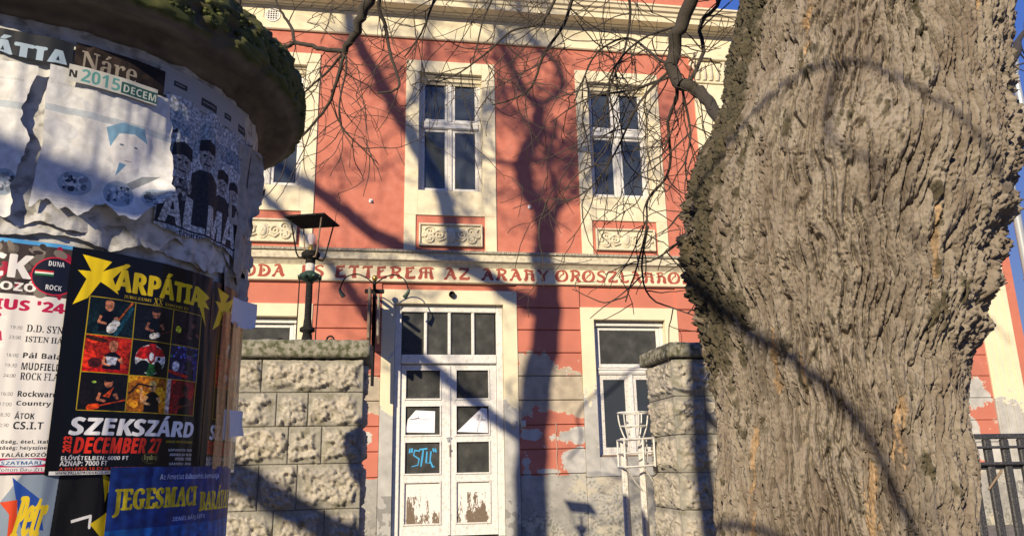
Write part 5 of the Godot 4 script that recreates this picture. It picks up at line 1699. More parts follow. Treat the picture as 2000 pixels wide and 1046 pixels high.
	tag(sheet("tape", self, tape, 74.5, 80.0, 1.61, 2.09, 0.668, 0.003, 0.0, 0.0, 0.0, 0.0, 31), "wide brown tape strip down the second concert poster, nearer the unbroken copy", "tape", "brown tape strips")
	tag(sheet("tape", self, tape, 81.0, 88.0, 1.61, 2.07, 0.669, 0.003, 0.0, 0.0, 0.0, 0.0, 32), "wide brown tape strip at the column's right edge", "tape", "brown tape strips")
	var s1 := blank(420, 110, Color(0.11, 0.13, 0.17))
	itext(s1, "KÁRPÁTIA", 20, 22, 392, 84, Color(0.62, 0.70, 0.78), font(false, 1.3))
	tag(sheet("poster_strip", self, print_mat(s1, 0.6), -8.0, 25.5, 2.655, 2.742, 0.679, 0.004, 0.02, 0.0, 0.0, 0.0, 19), "remnant of a dark blue bill reading ÁTIA under the cap", "poster")
	var s2 := blank(320, 110, Color(0.15, 0.115, 0.10))
	speckle(s2, 70, 40, [Color(0.12, 0.09, 0.08), Color(0.20, 0.16, 0.14)], 8, 26)
	itext(s2, "Náre", 22, 18, 190, 74, Color(0.55, 0.52, 0.48), font(true, 0.5, true))
	tag(sheet("poster_strip", self, print_mat(s2, 0.7), 25.8, 46.0, 2.655, 2.745, 0.681, 0.004, 0.02, 0.0, 0.0, 0.0, 20), "remnant of a brown bill with pale handwriting under the cap", "poster")
	var s3 := blank(300, 70, Color(0.74, 0.74, 0.72))
	itext(s3, "N", 4, 22, 22, 30, Color(0.15, 0.15, 0.15), font(false, 1.0))
	itext(s3, "2015", 40, 8, 126, 54, Color(0.35, 0.58, 0.57), font(false, 0.8))
	s3.fill_rect(Rect2i(170, 16, 130, 48), Color(0.16, 0.32, 0.31))
	itext(s3, "DECEM", 178, 24, 118, 32, Color(0.75, 0.78, 0.75), font(false, 0.9))
	tag(sheet("poster_strip", self, print_mat(s3, 0.7), 25.0, 44.0, 2.622, 2.672, 0.695, 0.003, 0.0, 0.0, 0.0, 0.0, 21), "narrow green and white strip printed 2015 DECEM", "poster")
	var s4 := blank(520, 120, Color(0.66, 0.67, 0.68))
	for k in 6: s4.fill_rect(Rect2i(0, 18 + k * 17, 520, 1), Color(0.55, 0.56, 0.58))
	for e in [[60, 46, 60, 22], [190, 60, 90, 34], [330, 62, 44, 24], [430, 66, 70, 36]]:
		s4.fill_rect(Rect2i(e[0], e[1], e[2], e[3]), Color(0.24, 0.26, 0.28))
		s4.fill_rect(Rect2i(e[0] + 8, e[1] + int(e[3] * 0.4), e[2] - 18, 4), Color(0.60, 0.61, 0.62))
	tag(sheet("poster_strip", self, print_mat(s4, 0.75), 44.8, 79.0, 2.676, 2.770, 0.676, 0.004, 0.0, 4.0, 0.0, 0.0, 22), "torn pale strip with a row of small dark logos under the cap", "poster")

# ---------------------------------------------------------------- the big tree
var TP := [[0.0, 1.74, -2.92, 0.62], [0.35, 1.745, -2.917, 0.53], [0.8, 1.75, -2.915, 0.475], [1.20, 1.751, -2.914, 0.458], [1.35, 1.753, -2.913, 0.458], [1.50, 1.762, -2.908, 0.461], [1.65, 1.774, -2.901, 0.462], [1.80, 1.788, -2.892, 0.456], [1.95, 1.794, -2.888, 0.475], [2.10, 1.813, -2.876, 0.517], [2.25, 1.829, -2.866, 0.555], [2.40, 1.842, -2.858, 0.587], [2.55, 1.867, -2.842, 0.616], [2.70, 1.895, -2.823, 0.627], [2.85, 1.919, -2.807, 0.609], [3.00, 1.952, -2.784, 0.580], [3.15, 1.988, -2.759, 0.559], [3.30, 2.015, -2.739, 0.557], [3.45, 2.036, -2.723, 0.540], [3.60, 2.052, -2.711, 0.521], [3.75, 2.059, -2.706, 0.512], [4.2, 2.08, -2.70, 0.50], [4.9, 2.12, -2.69, 0.47], [5.6, 2.16, -2.68, 0.42]]

func trunk_at(y: float) -> Array:
	for i in range(1, TP.size()):
		if y <= TP[i][0]:
			var t: float = (y - TP[i - 1][0]) / (TP[i][0] - TP[i - 1][0])
			t = t * t * (3 - 2 * t) * 0.5 + t * 0.5
			return [lerpf(TP[i - 1][1], TP[i][1], t), lerpf(TP[i - 1][2], TP[i][2], t), lerpf(TP[i - 1][3], TP[i][3], t)]
	return [TP[-1][1], TP[-1][2], TP[-1][3]]

func trunk_mesh() -> ArrayMesh:
	var na := 720
	var ny := 820
	var y1 := 5.6
	var warp := noise(200, 1.7, 2)
	var fur := noise(201, 1.0, 2)
	var plate := noise(202, 1.0, 3)
	var grain := noise(203, 1.0, 3)
	var burl := noise(204, 1.0, 4)
	var colr := noise(205, 1.0, 4)
	var ex := Vector3(0.848, 0, 0.53)          # to the right as seen from the street
	var ez := Vector3(-0.53, 0, 0.848)         # towards the street
	var vx := PackedVector3Array()
	var cl := PackedColorArray()
	# places where the bark has come away and the tan inner wood shows: angle, y, half width, half height
	var bare := [[-0.34, 3.38, 0.035, 0.30], [-0.66, 1.52, 0.035, 0.30], [0.46, 1.66, 0.05, 0.16], [0.24, 1.46, 0.06, 0.13], [0.60, 2.30, 0.02, 0.14], [-1.20, 2.36, 0.07, 0.22], [-0.42, 1.98, 0.02, 0.15], [0.78, 3.3, 0.015, 0.25], [-0.22, 1.92, 0.012, 0.10]]
	for j in ny + 1:
		# rows lie closer together where the trunk is in view
		var f := float(j) / ny
		var y := lerpf(0.0, 1.1, f / 0.06) if f < 0.06 else (lerpf(1.1, 4.0, (f - 0.06) / 0.88) if f < 0.94 else lerpf(4.0, y1, (f - 0.94) / 0.06))
		var t := trunk_at(y)
		var c := Vector3(t[0], y, t[1])
		var R: float = t[2]
		for i in na:
			var fi := float(i) / na * 2.0 - 1.0          # columns of points lie closer on the street side
			var th := PI * (0.80 * fi + 0.20 * fi * fi * fi)
			var d := ex * sin(th) + ez * cos(th)
			var q := d * 0.5 + Vector3(0, y, 0)
			var w := warp.get_noise_3dv(q) * 0.16 + warp.get_noise_3dv(q * 2.3) * 0.05
			var tw := th + w * 0.5 + (y - 2.0) * 0.10       # ridges wander and lean a little
			var p := Vector3(sin(tw) * 0.5, 0, cos(tw) * 0.5)
			var f1 := absf(fur.get_noise_3d(p.x * 19.0, y * 2.6, p.z * 19.0))
			var f2 := absf(plate.get_noise_3d(p.x * 42.0 + 5, y * 7.5, p.z * 42.0))
			var f3 := grain.get_noise_3d(p.x * 110.0, y * 34.0, p.z * 110.0)
			var gn := grain.get_noise_3d(p.x * 60.0 + 9, y * 5.0, p.z * 60.0)
			var cr := absf(plate.get_noise_3d(p.x * 12.0 - 4, y * 15.0, p.z * 12.0 + 7))
			var cut := smoothstep(0.05, 0.35, plate.get_noise_3d(p.x * 8.0 + 3, y * 5.0, p.z * 8.0))
			var deep := 1.0 - smoothstep(0.0, 0.10, f1)
			var mid := 1.0 - smoothstep(0.0, 0.12, f2)
			var crack := (1.0 - smoothstep(0.0, 0.035, cr)) * cut
			var h := -0.030 * deep - 0.012 * mid + 0.0050 * f3 + 0.0065 * gn - 0.022 * crack + 0.016 * smoothstep(0.06, 0.40, f1) + 0.02 * warp.get_noise_3dv(q * 1.4)
			# burls: left flank below the fork, right flank with its hollow
			var bl := exp(-pow((th + 1.45) / 0.42, 2) - pow((y - 2.50) / 0.50, 2))
			var br := exp(-pow((th - 1.50) / 0.45, 2) - pow((y - 2.80) / 0.42, 2)) + 0.8 * exp(-pow((th - 1.25) / 0.3, 2) - pow((y - 2.2) / 0.3, 2))
			var bb := burl.get_noise_3d(q.x * 7.0, y * 6.0, q.z * 7.0)
			var bf := burl.get_noise_3d(q.x * 22.0, y * 18.0, q.z * 22.0)
			h += (bl + br) * (0.075 * bb + 0.045 * bf + 0.02 * f3)
			# the long fold low on the right side
			var fold := th - (0.98 - (y - 1.25) * -0.62)
			if y > 1.1 and y < 1.75: h -= 0.05 * exp(-pow(fold / 0.035, 2)) * smoothstep(1.1, 1.25, y) * (1.0 - smoothstep(1.55, 1.75, y))
			var a := colr.get_noise_3d(p.x * 6.0, y * 2.2, p.z * 6.0)
			var b := colr.get_noise_3d(p.x * 30.0, y * 8.0, p.z * 30.0)
			var col := Color(0.20, 0.163, 0.126).lerp(Color(0.32, 0.278, 0.228), clampf(0.5 + a * 1.1 + b * 0.7, 0, 1))
			for e in bare:
				var u: float = (th - e[0] - 0.03 * a) / e[2]
				var v: float = (y - e[1]) / e[3]
				var k := 0.8 - u * u - v * v + b * 2.4 + a * 0.8 + f3 * 0.8
				if k > 0.0 and absf(u) < 2.2:
					var m := smoothstep(0.0, 0.15, k)
					col = col.lerp(Color(0.40, 0.27, 0.15) * (1.0 + 0.6 * gn + 0.4 * f3), m * 0.85)
					h -= 0.010 * m
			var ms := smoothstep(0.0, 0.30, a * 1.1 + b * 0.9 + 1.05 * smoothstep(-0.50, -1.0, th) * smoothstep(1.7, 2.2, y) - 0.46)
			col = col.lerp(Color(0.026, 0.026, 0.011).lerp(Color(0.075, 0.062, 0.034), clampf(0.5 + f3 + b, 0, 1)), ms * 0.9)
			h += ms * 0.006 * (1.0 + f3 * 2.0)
			vx.append(c + d * (R - 0.005 + h))
			cl.append(col.clamp())
	var ix := PackedInt32Array()
	for j in ny:
		for i in na:
			var i2 := (i + 1) % na
			var a := j * na + i
			var b := j * na + i2
			ix.append_array(PackedInt32Array([a, a + na, b, b, a + na, b + na]))
	var nn := PackedVector3Array()
	nn.resize(vx.size())
	for k in range(0, ix.size(), 3):
		var A := vx[ix[k]]
		var fn := (vx[ix[k + 2]] - A).cross(vx[ix[k + 1]] - A)
		nn[ix[k]] += fn; nn[ix[k + 1]] += fn; nn[ix[k + 2]] += fn
	for k in nn.size(): nn[k] = nn[k].normalized()
	var ar := []
	ar.resize(Mesh.ARRAY_MAX)
	ar[Mesh.ARRAY_VERTEX] = vx
	ar[Mesh.ARRAY_NORMAL] = nn
	ar[Mesh.ARRAY_COLOR] = cl
	ar[Mesh.ARRAY_INDEX] = ix
	var am := ArrayMesh.new()
	am.add_surface_from_arrays(Mesh.PRIMITIVE_TRIANGLES, ar)
	return am

func wiggle(pts: Array, amount: float, g: RandomNumberGenerator, sub := 4) -> Array:
	var fl := []
	for p in pts: fl.append([p.x, p.y, p.z])
	var o := []
	for p in smooth_line(fl, sub):
		o.append(Vector3(p[0], p[1], p[2]) + Vector3(g.randfn(), g.randfn(), g.randfn()) * amount)
	return o

func taper(n: int, r0: float, r1: float) -> Array:
	var o := []
	for i in n: o.append(lerpf(r0, r1, float(i) / maxi(n - 1, 1)))
	return o

# a crooked twig with side twigs
func twig(st: SurfaceTool, p: Vector3, d: Vector3, length: float, r: float, lvl: int, g: RandomNumberGenerator, sag: float, sides := 4) -> void:
	var stp := 0.035
	var n := maxi(4, int(length / stp))
	var pts := [p]
	var side := 1.0 if g.randf() < 0.5 else -1.0
	var bend := Vector3(g.randfn(), g.randfn() - sag * 0.8, g.randfn() * 0.5) * 0.06
	for i in n:
		d = (d + bend + Vector3(g.randfn(), g.randfn(), g.randfn() * 0.6) * 0.10).normalized()
		if g.randf() < 0.17:                                  # a node: the twig changes its mind
			bend = Vector3(g.randfn(), g.randfn() - sag * 0.8, g.randfn() * 0.5) * 0.07
			d = (d + Vector3(g.randfn(), g.randfn() - sag * 0.4, g.randfn() * 0.5) * 0.42).normalized()
			if lvl > 0 and i > 1:
				side = -side
				var cd := d.rotated(Vector3(g.randfn() * 0.35, g.randfn() * 0.35, 1).normalized(), side * g.randf_range(0.5, 1.25))
				twig(st, p, cd, length * g.randf_range(0.2, 0.55), r * 0.62, lvl - 1, g, sag, sides)
		p += d * stp
		pts.append(p)
	tube(st, pts, taper(pts.size(), r, maxf(r * 0.5, 0.0021)), sides, false)

func bough(parent: Node, pts: Array, r0: float, r1: float, ntw: int, tlen: float, sag: float, g: RandomNumberGenerator, rt := 0.005, lvl := 2) -> void:
	var w := wiggle(pts, minf(r1 * 0.35, 0.012), g)
	var st := st_new()
	tube(st, w, taper(w.size(), r0, r1), 8)
	obj("limb", st, M.limb, parent)
	if ntw == 0: return
	st = st_new()
	for k in ntw:
		var i := int(clampf((k + g.randf()) / ntw, 0.0, 0.99) * (w.size() - 1))
		var t: Vector3 = (w[i + 1] - w[i]).normalized()
		var d := t.rotated(Vector3(g.randfn() * 0.4, g.randfn() * 0.4, 1).normalized(), (1.0 if k % 2 == 0 else -1.0) * g.randf_range(0.3, 1.5))
		twig(st, w[i], d, tlen * g.randf_range(0.5, 1.3), rt, lvl, g, sag)
	var o := obj("twigs", st, M.twig, parent)
	o.set_meta("kind", "stuff")

func big_tree() -> void:
	var T := thing("old_tree", "huge old tree trunk with deeply furrowed bark and bare hanging twigs", "tree")
	var bark := vcol(0.96)
	bark.albedo_texture = ntex(noise(210, 0.03, 5), [[0.0, Color(0.52, 0.50, 0.48)], [0.45, Color(0.82, 0.81, 0.80)], [1.0, Color(1, 1, 1)]])
	bark.uv1_triplanar = true
	bark.uv1_world_triplanar = true
	bark.uv1_scale = Vector3(4.2, 1.3, 4.2)
	bark.normal_enabled = true
	bark.normal_texture = nrm(noise(211, 0.035, 5), 9.0)
	bark.normal_scale = 0.9
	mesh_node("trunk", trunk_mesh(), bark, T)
	var g := RandomNumberGenerator.new()
	g.seed = 4
	var top := Vector3(2.15, 5.5, -2.68)
	# crown limbs above the picture
	bough(T, [top, Vector3(2.6, 7.0, -2.4), Vector3(3.4, 9.0, -2.0)], 0.28, 0.10, 10, 1.0, 0.3, g, 0.012, 2)
	bough(T, [top, Vector3(1.9, 7.2, -3.2), Vector3(1.3, 8.8, -3.8), Vector3(0.6, 9.6, -4.2)], 0.26, 0.08, 10, 1.0, 0.3, g, 0.012, 2)
	bough(T, [Vector3(2.05, 5.2, -2.85), Vector3(1.5, 6.0, -3.5), Vector3(0.6, 6.15, -4.0), Vector3(0.05, 5.4, -4.25), Vector3(-0.10, 4.73, -4.30), Vector3(-0.17, 4.49, -4.40), Vector3(-0.25, 4.33, -4.50), Vector3(-0.33, 4.23, -4.60)], 0.075, 0.020, 10, 0.7, 0.6, g, 0.004)
	bough(T, [Vector3(-0.33, 4.24, -4.60), Vector3(-0.44, 4.265, -4.65), Vector3(-0.57, 4.32, -4.70), Vector3(-0.66, 4.355, -4.75), Vector3(-0.76, 4.34, -4.80), Vector3(-0.86, 4.33, -4.90), Vector3(-0.98, 4.28, -5.00)], 0.016, 0.009, 9, 0.6, 0.4, g, 0.0035)
	bough(T, [Vector3(-0.66, 4.36, -4.75), Vector3(-0.70, 4.51, -4.80), Vector3(-0.76, 4.60, -4.80), Vector3(-0.81, 4.70, -4.80), Vector3(-0.85, 4.86, -4.80)], 0.012, 0.006, 4, 0.4, 0.1, g, 0.004)
	bough(T, [Vector3(-0.34, 4.21, -4.60), Vector3(-0.43, 4.14, -4.70), Vector3(-0.56, 4.06, -4.80), Vector3(-0.66, 3.93, -4.80), Vector3(-0.80, 3.84, -4.90)], 0.010, 0.004, 6, 0.5, 0.4, g, 0.004)
	bough(T, [Vector3(-0.33, 4.20, -4.60), Vector3(-0.37, 4.01, -4.60), Vector3(-0.43, 3.88, -4.70), Vector3(-0.56, 3.75, -4.80), Vector3(-0.69, 3.68, -4.90), Vector3(-0.85, 3.62, -5.00)], 0.012, 0.006, 12, 0.5, 0.5, g, 0.004)
	bough(T, [Vector3(-0.32, 4.23, -4.60), Vector3(-0.31, 4.09, -4.60), Vector3(-0.34, 3.90, -4.60), Vector3(-0.33, 3.71, -4.60), Vector3(-0.22, 3.59, -4.60), Vector3(-0.09, 3.50, -4.70)], 0.008, 0.003, 12, 0.5, 0.3, g, 0.0035)
	bough(T, [Vector3(0.05, 5.4, -4.25), Vector3(-0.05, 4.66, -4.30), Vector3(-0.11, 4.46, -4.40), Vector3(-0.07, 4.37, -4.45), Vector3(-0.05, 4.29, -4.50), Vector3(-0.02, 4.14, -4.50), Vector3(0.03, 3.99, -4.50), Vector3(0.01, 3.93, -4.50), Vector3(-0.11, 3.92, -4.55)], 0.016, 0.006, 5, 0.35, 0.3, g, 0.004)
	bough(T, [Vector3(-0.4, 6.1, -4.6), Vector3(-1.06, 5.2, -5.0), Vector3(-1.08, 4.81, -5.00), Vector3(-1.14, 4.64, -5.00), Vector3(-1.30, 4.50, -5.00)], 0.018, 0.012, 3, 0.4, 0.2, g, 0.004)
	bough(T, [Vector3(0.6, 6.15, -4.0), Vector3(0.0, 6.3, -4.4), Vector3(-0.4, 6.1, -4.6)], 0.03, 0.018, 2, 0.4, 0.6, g, 0.005)
	# left flank limb that climbs past the frame, and what hangs from it
	bough(T, [Vector3(1.62, 2.80, -2.98), Vector3(1.53, 2.99, -3.06), Vector3(1.53, 3.11, -3.12), Vector3(1.58, 3.29, -3.30), Vector3(1.61, 3.50, -3.50), Vector3(1.55, 3.585, -3.60), Vector3(1.51, 3.70, -3.65), Vector3(1.54, 3.88, -3.60), Vector3(1.58, 4.05, -3.50), Vector3(1.62, 4.4, -3.30), Vector3(1.6, 5.2, -3.4)], 0.026, 0.042, 14, 0.7, 0.5, g, 0.004)
	for e in [
		[[Vector3(1.51, 3.63, -3.60), Vector3(1.55, 3.56, -3.70), Vector3(1.53, 3.46, -3.80), Vector3(1.57, 3.31, -3.90), Vector3(1.57, 3.20, -4.00), Vector3(1.49, 3.10, -4.10), Vector3(1.47, 2.94, -4.10), Vector3(1.43, 2.72, -4.20), Vector3(1.38, 2.53, -4.30)], 0.011, 0.004, 10, 0.5],
		[[Vector3(1.54, 3.60, -3.60), Vector3(1.61, 3.44, -3.70), Vector3(1.61, 3.32, -3.70), Vector3(1.61, 3.18, -3.80), Vector3(1.68, 3.01, -3.90)], 0.008, 0.003, 8, 0.45],
		[[Vector3(1.51, 3.72, -3.65), Vector3(1.48, 3.87, -3.80), Vector3(1.41, 4.10, -4.00), Vector3(1.27, 4.09, -4.10), Vector3(1.20, 4.01, -4.20), Vector3(1.12, 3.81, -4.30)], 0.010, 0.004, 10, 0.5],
		[[Vector3(1.58, 3.59, -3.60), Vector3(1.74, 3.86, -3.70), Vector3(1.72, 4.02, -3.70), Vector3(1.79, 4.10, -3.60), Vector3(1.84, 4.3, -3.40)], 0.012, 0.010, 8, 0.4],
		[[Vector3(1.62, 2.80, -3.2), Vector3(1.60, 2.80, -3.6), Vector3(1.59, 2.79, -3.90), Vector3(1.48, 2.73, -4.10), Vector3(1.29, 2.75, -4.30)], 0.010, 0.003, 7, 0.4],
		[[Vector3(1.48, 2.94, -4.10), Vector3(1.46, 2.72, -4.20), Vector3(1.50, 2.54, -4.20), Vector3(1.64, 2.44, -4.10), Vector3(1.73, 2.38, -4.00)], 0.007, 0.003, 5, 0.3],
		[[Vector3(1.51, 3.71, -3.65), Vector3(1.37, 3.57, -3.80), Vector3(1.27, 3.34, -4.00), Vector3(1.13, 3.15, -4.10), Vector3(0.97, 3.09, -4.20)], 0.008, 0.003, 10, 0.5],
		[[Vector3(1.50, 3.66, -3.65), Vector3(1.36, 3.70, -3.90), Vector3(1.16, 3.74, -4.10), Vector3(0.96, 3.66, -4.30)], 0.009, 0.003, 9, 0.5],
		[[Vector3(1.56, 3.95, -3.60), Vector3(1.42, 4.02, -3.9), Vector3(1.30, 3.88, -4.1), Vector3(1.34, 3.60, -4.2), Vector3(1.30, 3.30, -4.3)], 0.008, 0.003, 9, 0.45],
		[[Vector3(1.6, 5.2, -3.4), Vector3(1.45, 4.9, -4.4), Vector3(1.26, 4.83, -4.60), Vector3(1.17, 4.60, -4.70), Vector3(1.04, 4.41, -4.80), Vector3(0.97, 4.22, -4.90), Vector3(0.84, 4.16, -5.00), Vector3(0.71, 4.16, -5.10)], 0.018, 0.004, 12, 0.6],
		[[Vector3(1.26, 4.83, -4.60), Vector3(1.13, 4.79, -4.50), Vector3(1.00, 4.56, -4.60), Vector3(0.80, 4.53, -4.70), Vector3(0.67, 4.44, -4.80), Vector3(0.46, 4.30, -4.90), Vector3(0.29, 4.26, -5.00)], 0.012, 0.004, 12, 0.6],
		[[Vector3(0.6, 6.15, -4.0), Vector3(0.45, 5.4, -4.7), Vector3(0.31, 4.96, -4.80), Vector3(0.24, 4.71, -4.80), Vector3(0.18, 4.58, -4.90), Vector3(0.07, 4.45, -5.00)], 0.014, 0.005, 10, 0.6],
		[[Vector3(0.6, 6.15, -4.0), Vector3(0.75, 5.5, -4.6), Vector3(0.72, 5.0, -4.8), Vector3(0.62, 4.7, -4.9), Vector3(0.55, 4.4, -4.95)], 0.012, 0.004, 10, 0.55],
		[[Vector3(1.45, 4.9, -4.4), Vector3(1.60, 4.7, -4.5), Vector3(1.58, 4.4, -4.6), Vector3(1.46, 4.1, -4.6), Vector3(1.40, 3.8, -4.7)], 0.012, 0.004, 10, 0.55]]:
		bough(T, e[0], e[1], e[2], e[3], e[4] * 1.35, 0.5, g, 0.0046)
	# right flank: short broken limb and a few twigs against the sky
	bough(T, [Vector3(2.42, 3.1, -2.5), Vector3(2.75, 3.35, -2.7), Vector3(3.2, 3.7, -3.1), Vector3(3.7, 4.1, -3.4)], 0.03, 0.006, 8, 0.5, 0.1, g, 0.004)
	bough(T, [Vector3(2.3, 2.35, -2.75), Vector3(2.8, 2.55, -3.4), Vector3(3.3, 2.6, -3.9)], 0.008, 0.003, 6, 0.35, 0.2, g, 0.003)

# ---------------------------------------------------------------- trees behind the viewer, whose shade falls on the facade
func shade_pt(x: float, y: float, z: float, dist: float) -> Vector3:
	return Vector3(x, y, z) + SUN * dist

func shade_trees() -> void:
	var g := RandomNumberGenerator.new()
	g.seed = 12
	var T := thing("street_tree", "bare spreading street tree left of the viewer, outside the picture", "tree", Vector3.ZERO, "bare trees along the street")
	var D := 11.2
	var b0 := shade_pt(1.95, 1.0, ZF, D)
	bough(T, [Vector3(b0.x - 0.1, 0, b0.z), Vector3(b0.x - 0.05, 2.4, b0.z), b0, shade_pt(2.04, 2.36, ZF, D + 0.00), shade_pt(2.25, 3.44, ZF, D + 0.00), shade_pt(2.26, 4.12, ZF, D + 0.00), shade_pt(2.25, 4.71, ZF, D + 0.00), shade_pt(2.24, 5.23, ZF, D + 0.00), shade_pt(2.01, 5.59, ZF, D + 0.00), shade_pt(1.98, 6.09, ZF, D + 0.00), shade_pt(2.19, 6.52, ZF, D + 0.00), shade_pt(2.20, 7.05, ZF, D + 0.00)], 0.22, 0.085, 0, 0, 0, g)
	var L := [
		[[shade_pt(2.20, 7.00, ZF, D + 0.00), shade_pt(1.97, 7.29, ZF, D + 0.20), shade_pt(1.77, 7.76, ZF, D + 0.40), shade_pt(1.65, 8.08, ZF, D + 0.60), shade_pt(1.40, 8.90, ZF, D + 0.80)], 0.075, 0.03],
		[[shade_pt(2.20, 7.00, ZF, D + 0.00), shade_pt(2.58, 7.30, ZF, D + -0.20), shade_pt(2.55, 7.73, ZF, D + -0.40), shade_pt(2.27, 7.98, ZF, D + -0.60), shade_pt(2.07, 8.40, ZF, D + -0.80), shade_pt(2.10, 9.20, ZF, D + -1.00)], 0.055, 0.025],
		[[shade_pt(2.00, 6.05, ZF, D + 0.00), shade_pt(1.59, 6.02, ZF, D + -0.20), shade_pt(1.24, 6.20, ZF, D + -0.40), shade_pt(0.90, 6.70, ZF, D + -0.60)], 0.040, 0.02],
		[[shade_pt(1.98, 6.07, ZF, D + 0.00), shade_pt(2.38, 6.11, ZF, D + 0.30), shade_pt(2.82, 6.20, ZF, D + 0.60), shade_pt(3.30, 6.60, ZF, D + 0.90)], 0.040, 0.02],
		[[shade_pt(2.25, 4.70, ZF, D + 0.00), shade_pt(2.43, 5.22, ZF, D + 0.20), shade_pt(2.45, 5.60, ZF, D + 0.40), shade_pt(2.37, 6.10, ZF, D + 0.60), shade_pt(2.50, 6.80, ZF, D + 0.80)], 0.06, 0.03],
		[[shade_pt(2.19, 6.60, ZF, D + 0.00), shade_pt(1.85, 6.90, ZF, D + 0.25), shade_pt(1.62, 7.30, ZF, D + 0.50), shade_pt(1.55, 7.90, ZF, D + 0.75)], 0.04, 0.02],
		[[shade_pt(2.24, 3.75, ZF, D + 0.00), shade_pt(1.90, 3.90, ZF, D + 0.20), shade_pt(1.04, 4.42, ZF, D + 0.40), shade_pt(0.20, 4.65, ZF, D + 0.60), shade_pt(-0.35, 4.92, ZF, D + 0.80), shade_pt(-0.91, 5.38, ZF, D + 1.00), shade_pt(-1.50, 5.79, ZF, D + 1.20), shade_pt(-2.80, 7.00, ZF, D + 1.40)], 0.14, 0.075],
		[[shade_pt(0.95, 4.45, ZF, D + 0.00), shade_pt(0.86, 5.01, ZF, D + 0.15), shade_pt(0.76, 5.45, ZF, D + 0.30), shade_pt(0.24, 6.45, ZF, D + 0.45), shade_pt(-0.07, 7.00, ZF, D + 0.60), shade_pt(-0.43, 7.66, ZF, D + 0.75), shade_pt(-0.63, 8.08, ZF, D + 0.90), shade_pt(-1.00, 9.20, ZF, D + 1.05)], 0.125, 0.08],
		[[shade_pt(2.05, 1.80, ZF, D + 0.00), shade_pt(0.90, 2.72, ZF, D + 0.25), shade_pt(-0.32, 3.72, ZF, D + 0.50), shade_pt(-0.85, 4.44, ZF, D + 0.75), shade_pt(-2.20, 5.80, ZF, D + 1.00)], 0.10, 0.06],
		[[shade_pt(2.25, 5.00, ZF, D + 0.00), shade_pt(2.70, 5.60, ZF, D + 0.40), shade_pt(3.40, 6.20, ZF, D + 0.80), shade_pt(4.20, 7.40, ZF, D + 1.20)], 0.035, 0.015],
		[[shade_pt(0.10, 6.70, ZF, D + 0.60), shade_pt(0.40, 7.30, ZF, D + 1.00), shade_pt(0.60, 8.40, ZF, D + 1.40)], 0.05, 0.025]]
	for e in L:
		bough(T, e[0], e[1], e[2], 14, 1.3, -0.3, g, 0.016, 2)
	# a young tree just behind the viewer: its stem shades the right pier, its limbs lay arcs on the trunk
	T = thing("street_tree", "slim bare young tree just behind the viewer, outside the picture", "tree", Vector3.ZERO, "bare trees along the street")
	var s0 := shade_pt(2.27, 2.0, -5.46, 7.4)
	bough(T, [Vector3(s0.x, 0, s0.z), Vector3(s0.x + 0.01, 2.5, s0.z), s0, Vector3(s0.x + 0.03, 6.2, s0.z), Vector3(s0.x - 0.1, 7.5, s0.z + 0.2)], 0.085, 0.045, 6, 0.8, 0.0, g, 0.008)
	bough(T, [Vector3(s0.x, 4.0, s0.z), shade_pt(1.05, 2.80, -2.6, 5.0), shade_pt(1.28, 2.97, -2.43, 5.0), shade_pt(1.57, 3.05, -2.25, 5.0), shade_pt(1.88, 2.80, -2.02, 5.0), shade_pt(2.2, 2.5, -1.9, 5.0)], 0.018, 0.011, 0, 0, 0, g)
	bough(T, [Vector3(s0.x, 4.9, s0.z), shade_pt(1.10, 2.32, -2.52, 5.0), shade_pt(1.32, 2.04, -2.40, 5.0), shade_pt(1.50, 1.80, -2.30, 5.0), shade_pt(1.60, 1.45, -2.25, 5.0)], 0.030, 0.016, 4, 0.5, 0.0, g, 0.006)
	bough(T, [Vector3(s0.x, 3.4, s0.z), shade_pt(1.2, 1.45, -2.48, 5.0), shade_pt(1.45, 1.38, -2.35, 5.0), shade_pt(1.7, 1.42, -2.2, 5.0)], 0.020, 0.012, 3, 0.4, 0.0, g, 0.006)
	bough(T, [shade_pt(1.57, 3.05, -2.25, 5.0), shade_pt(1.52, 2.72, -2.30, 5.0), shade_pt(1.66, 2.60, -2.2, 5.0)], 0.012, 0.008, 3, 0.4, 0.2, g, 0.006)
	# a third tree whose low limbs shade the advertising column and the left pier
	T = thing("street_tree", "forked bare tree behind the advertising column's sunny side, outside the picture", "tree", Vector3.ZERO, "bare trees along the street")
	bough(T, [Vector3(-5.6, 0, 3.4), Vector3(-5.5, 2.2, 3.3), Vector3(-5.3, 4.3, 3.2), Vector3(-5.6, 7.0, 3.3)], 0.22, 0.12, 4, 1.0, 0.0, g, 0.014)
	bough(T, [Vector3(-5.4, 3.6, 3.25), shade_pt(-1.6, 2.46, -2.05, 6.2), shade_pt(-1.15, 2.40, -1.98, 6.2), shade_pt(-0.85, 2.34, -2.06, 6.2), shade_pt(-0.62, 2.27, -2.2, 6.2), shade_pt(-0.2, 2.2, -2.3, 6.2)], 0.075, 0.05, 2, 0.6, 0.0, g, 0.008)
	bough(T, [Vector3(-5.55, 2.6, 3.3), shade_pt(-1.9, 2.10, -5.46, 8.2), shade_pt(-1.1, 1.62, -5.46, 8.0), shade_pt(-0.65, 1.38, -5.46, 8.0), shade_pt(-0.1, 1.10, -5.46, 7.8)], 0.13, 0.09, 4, 0.7, 0.0, g, 0.008)

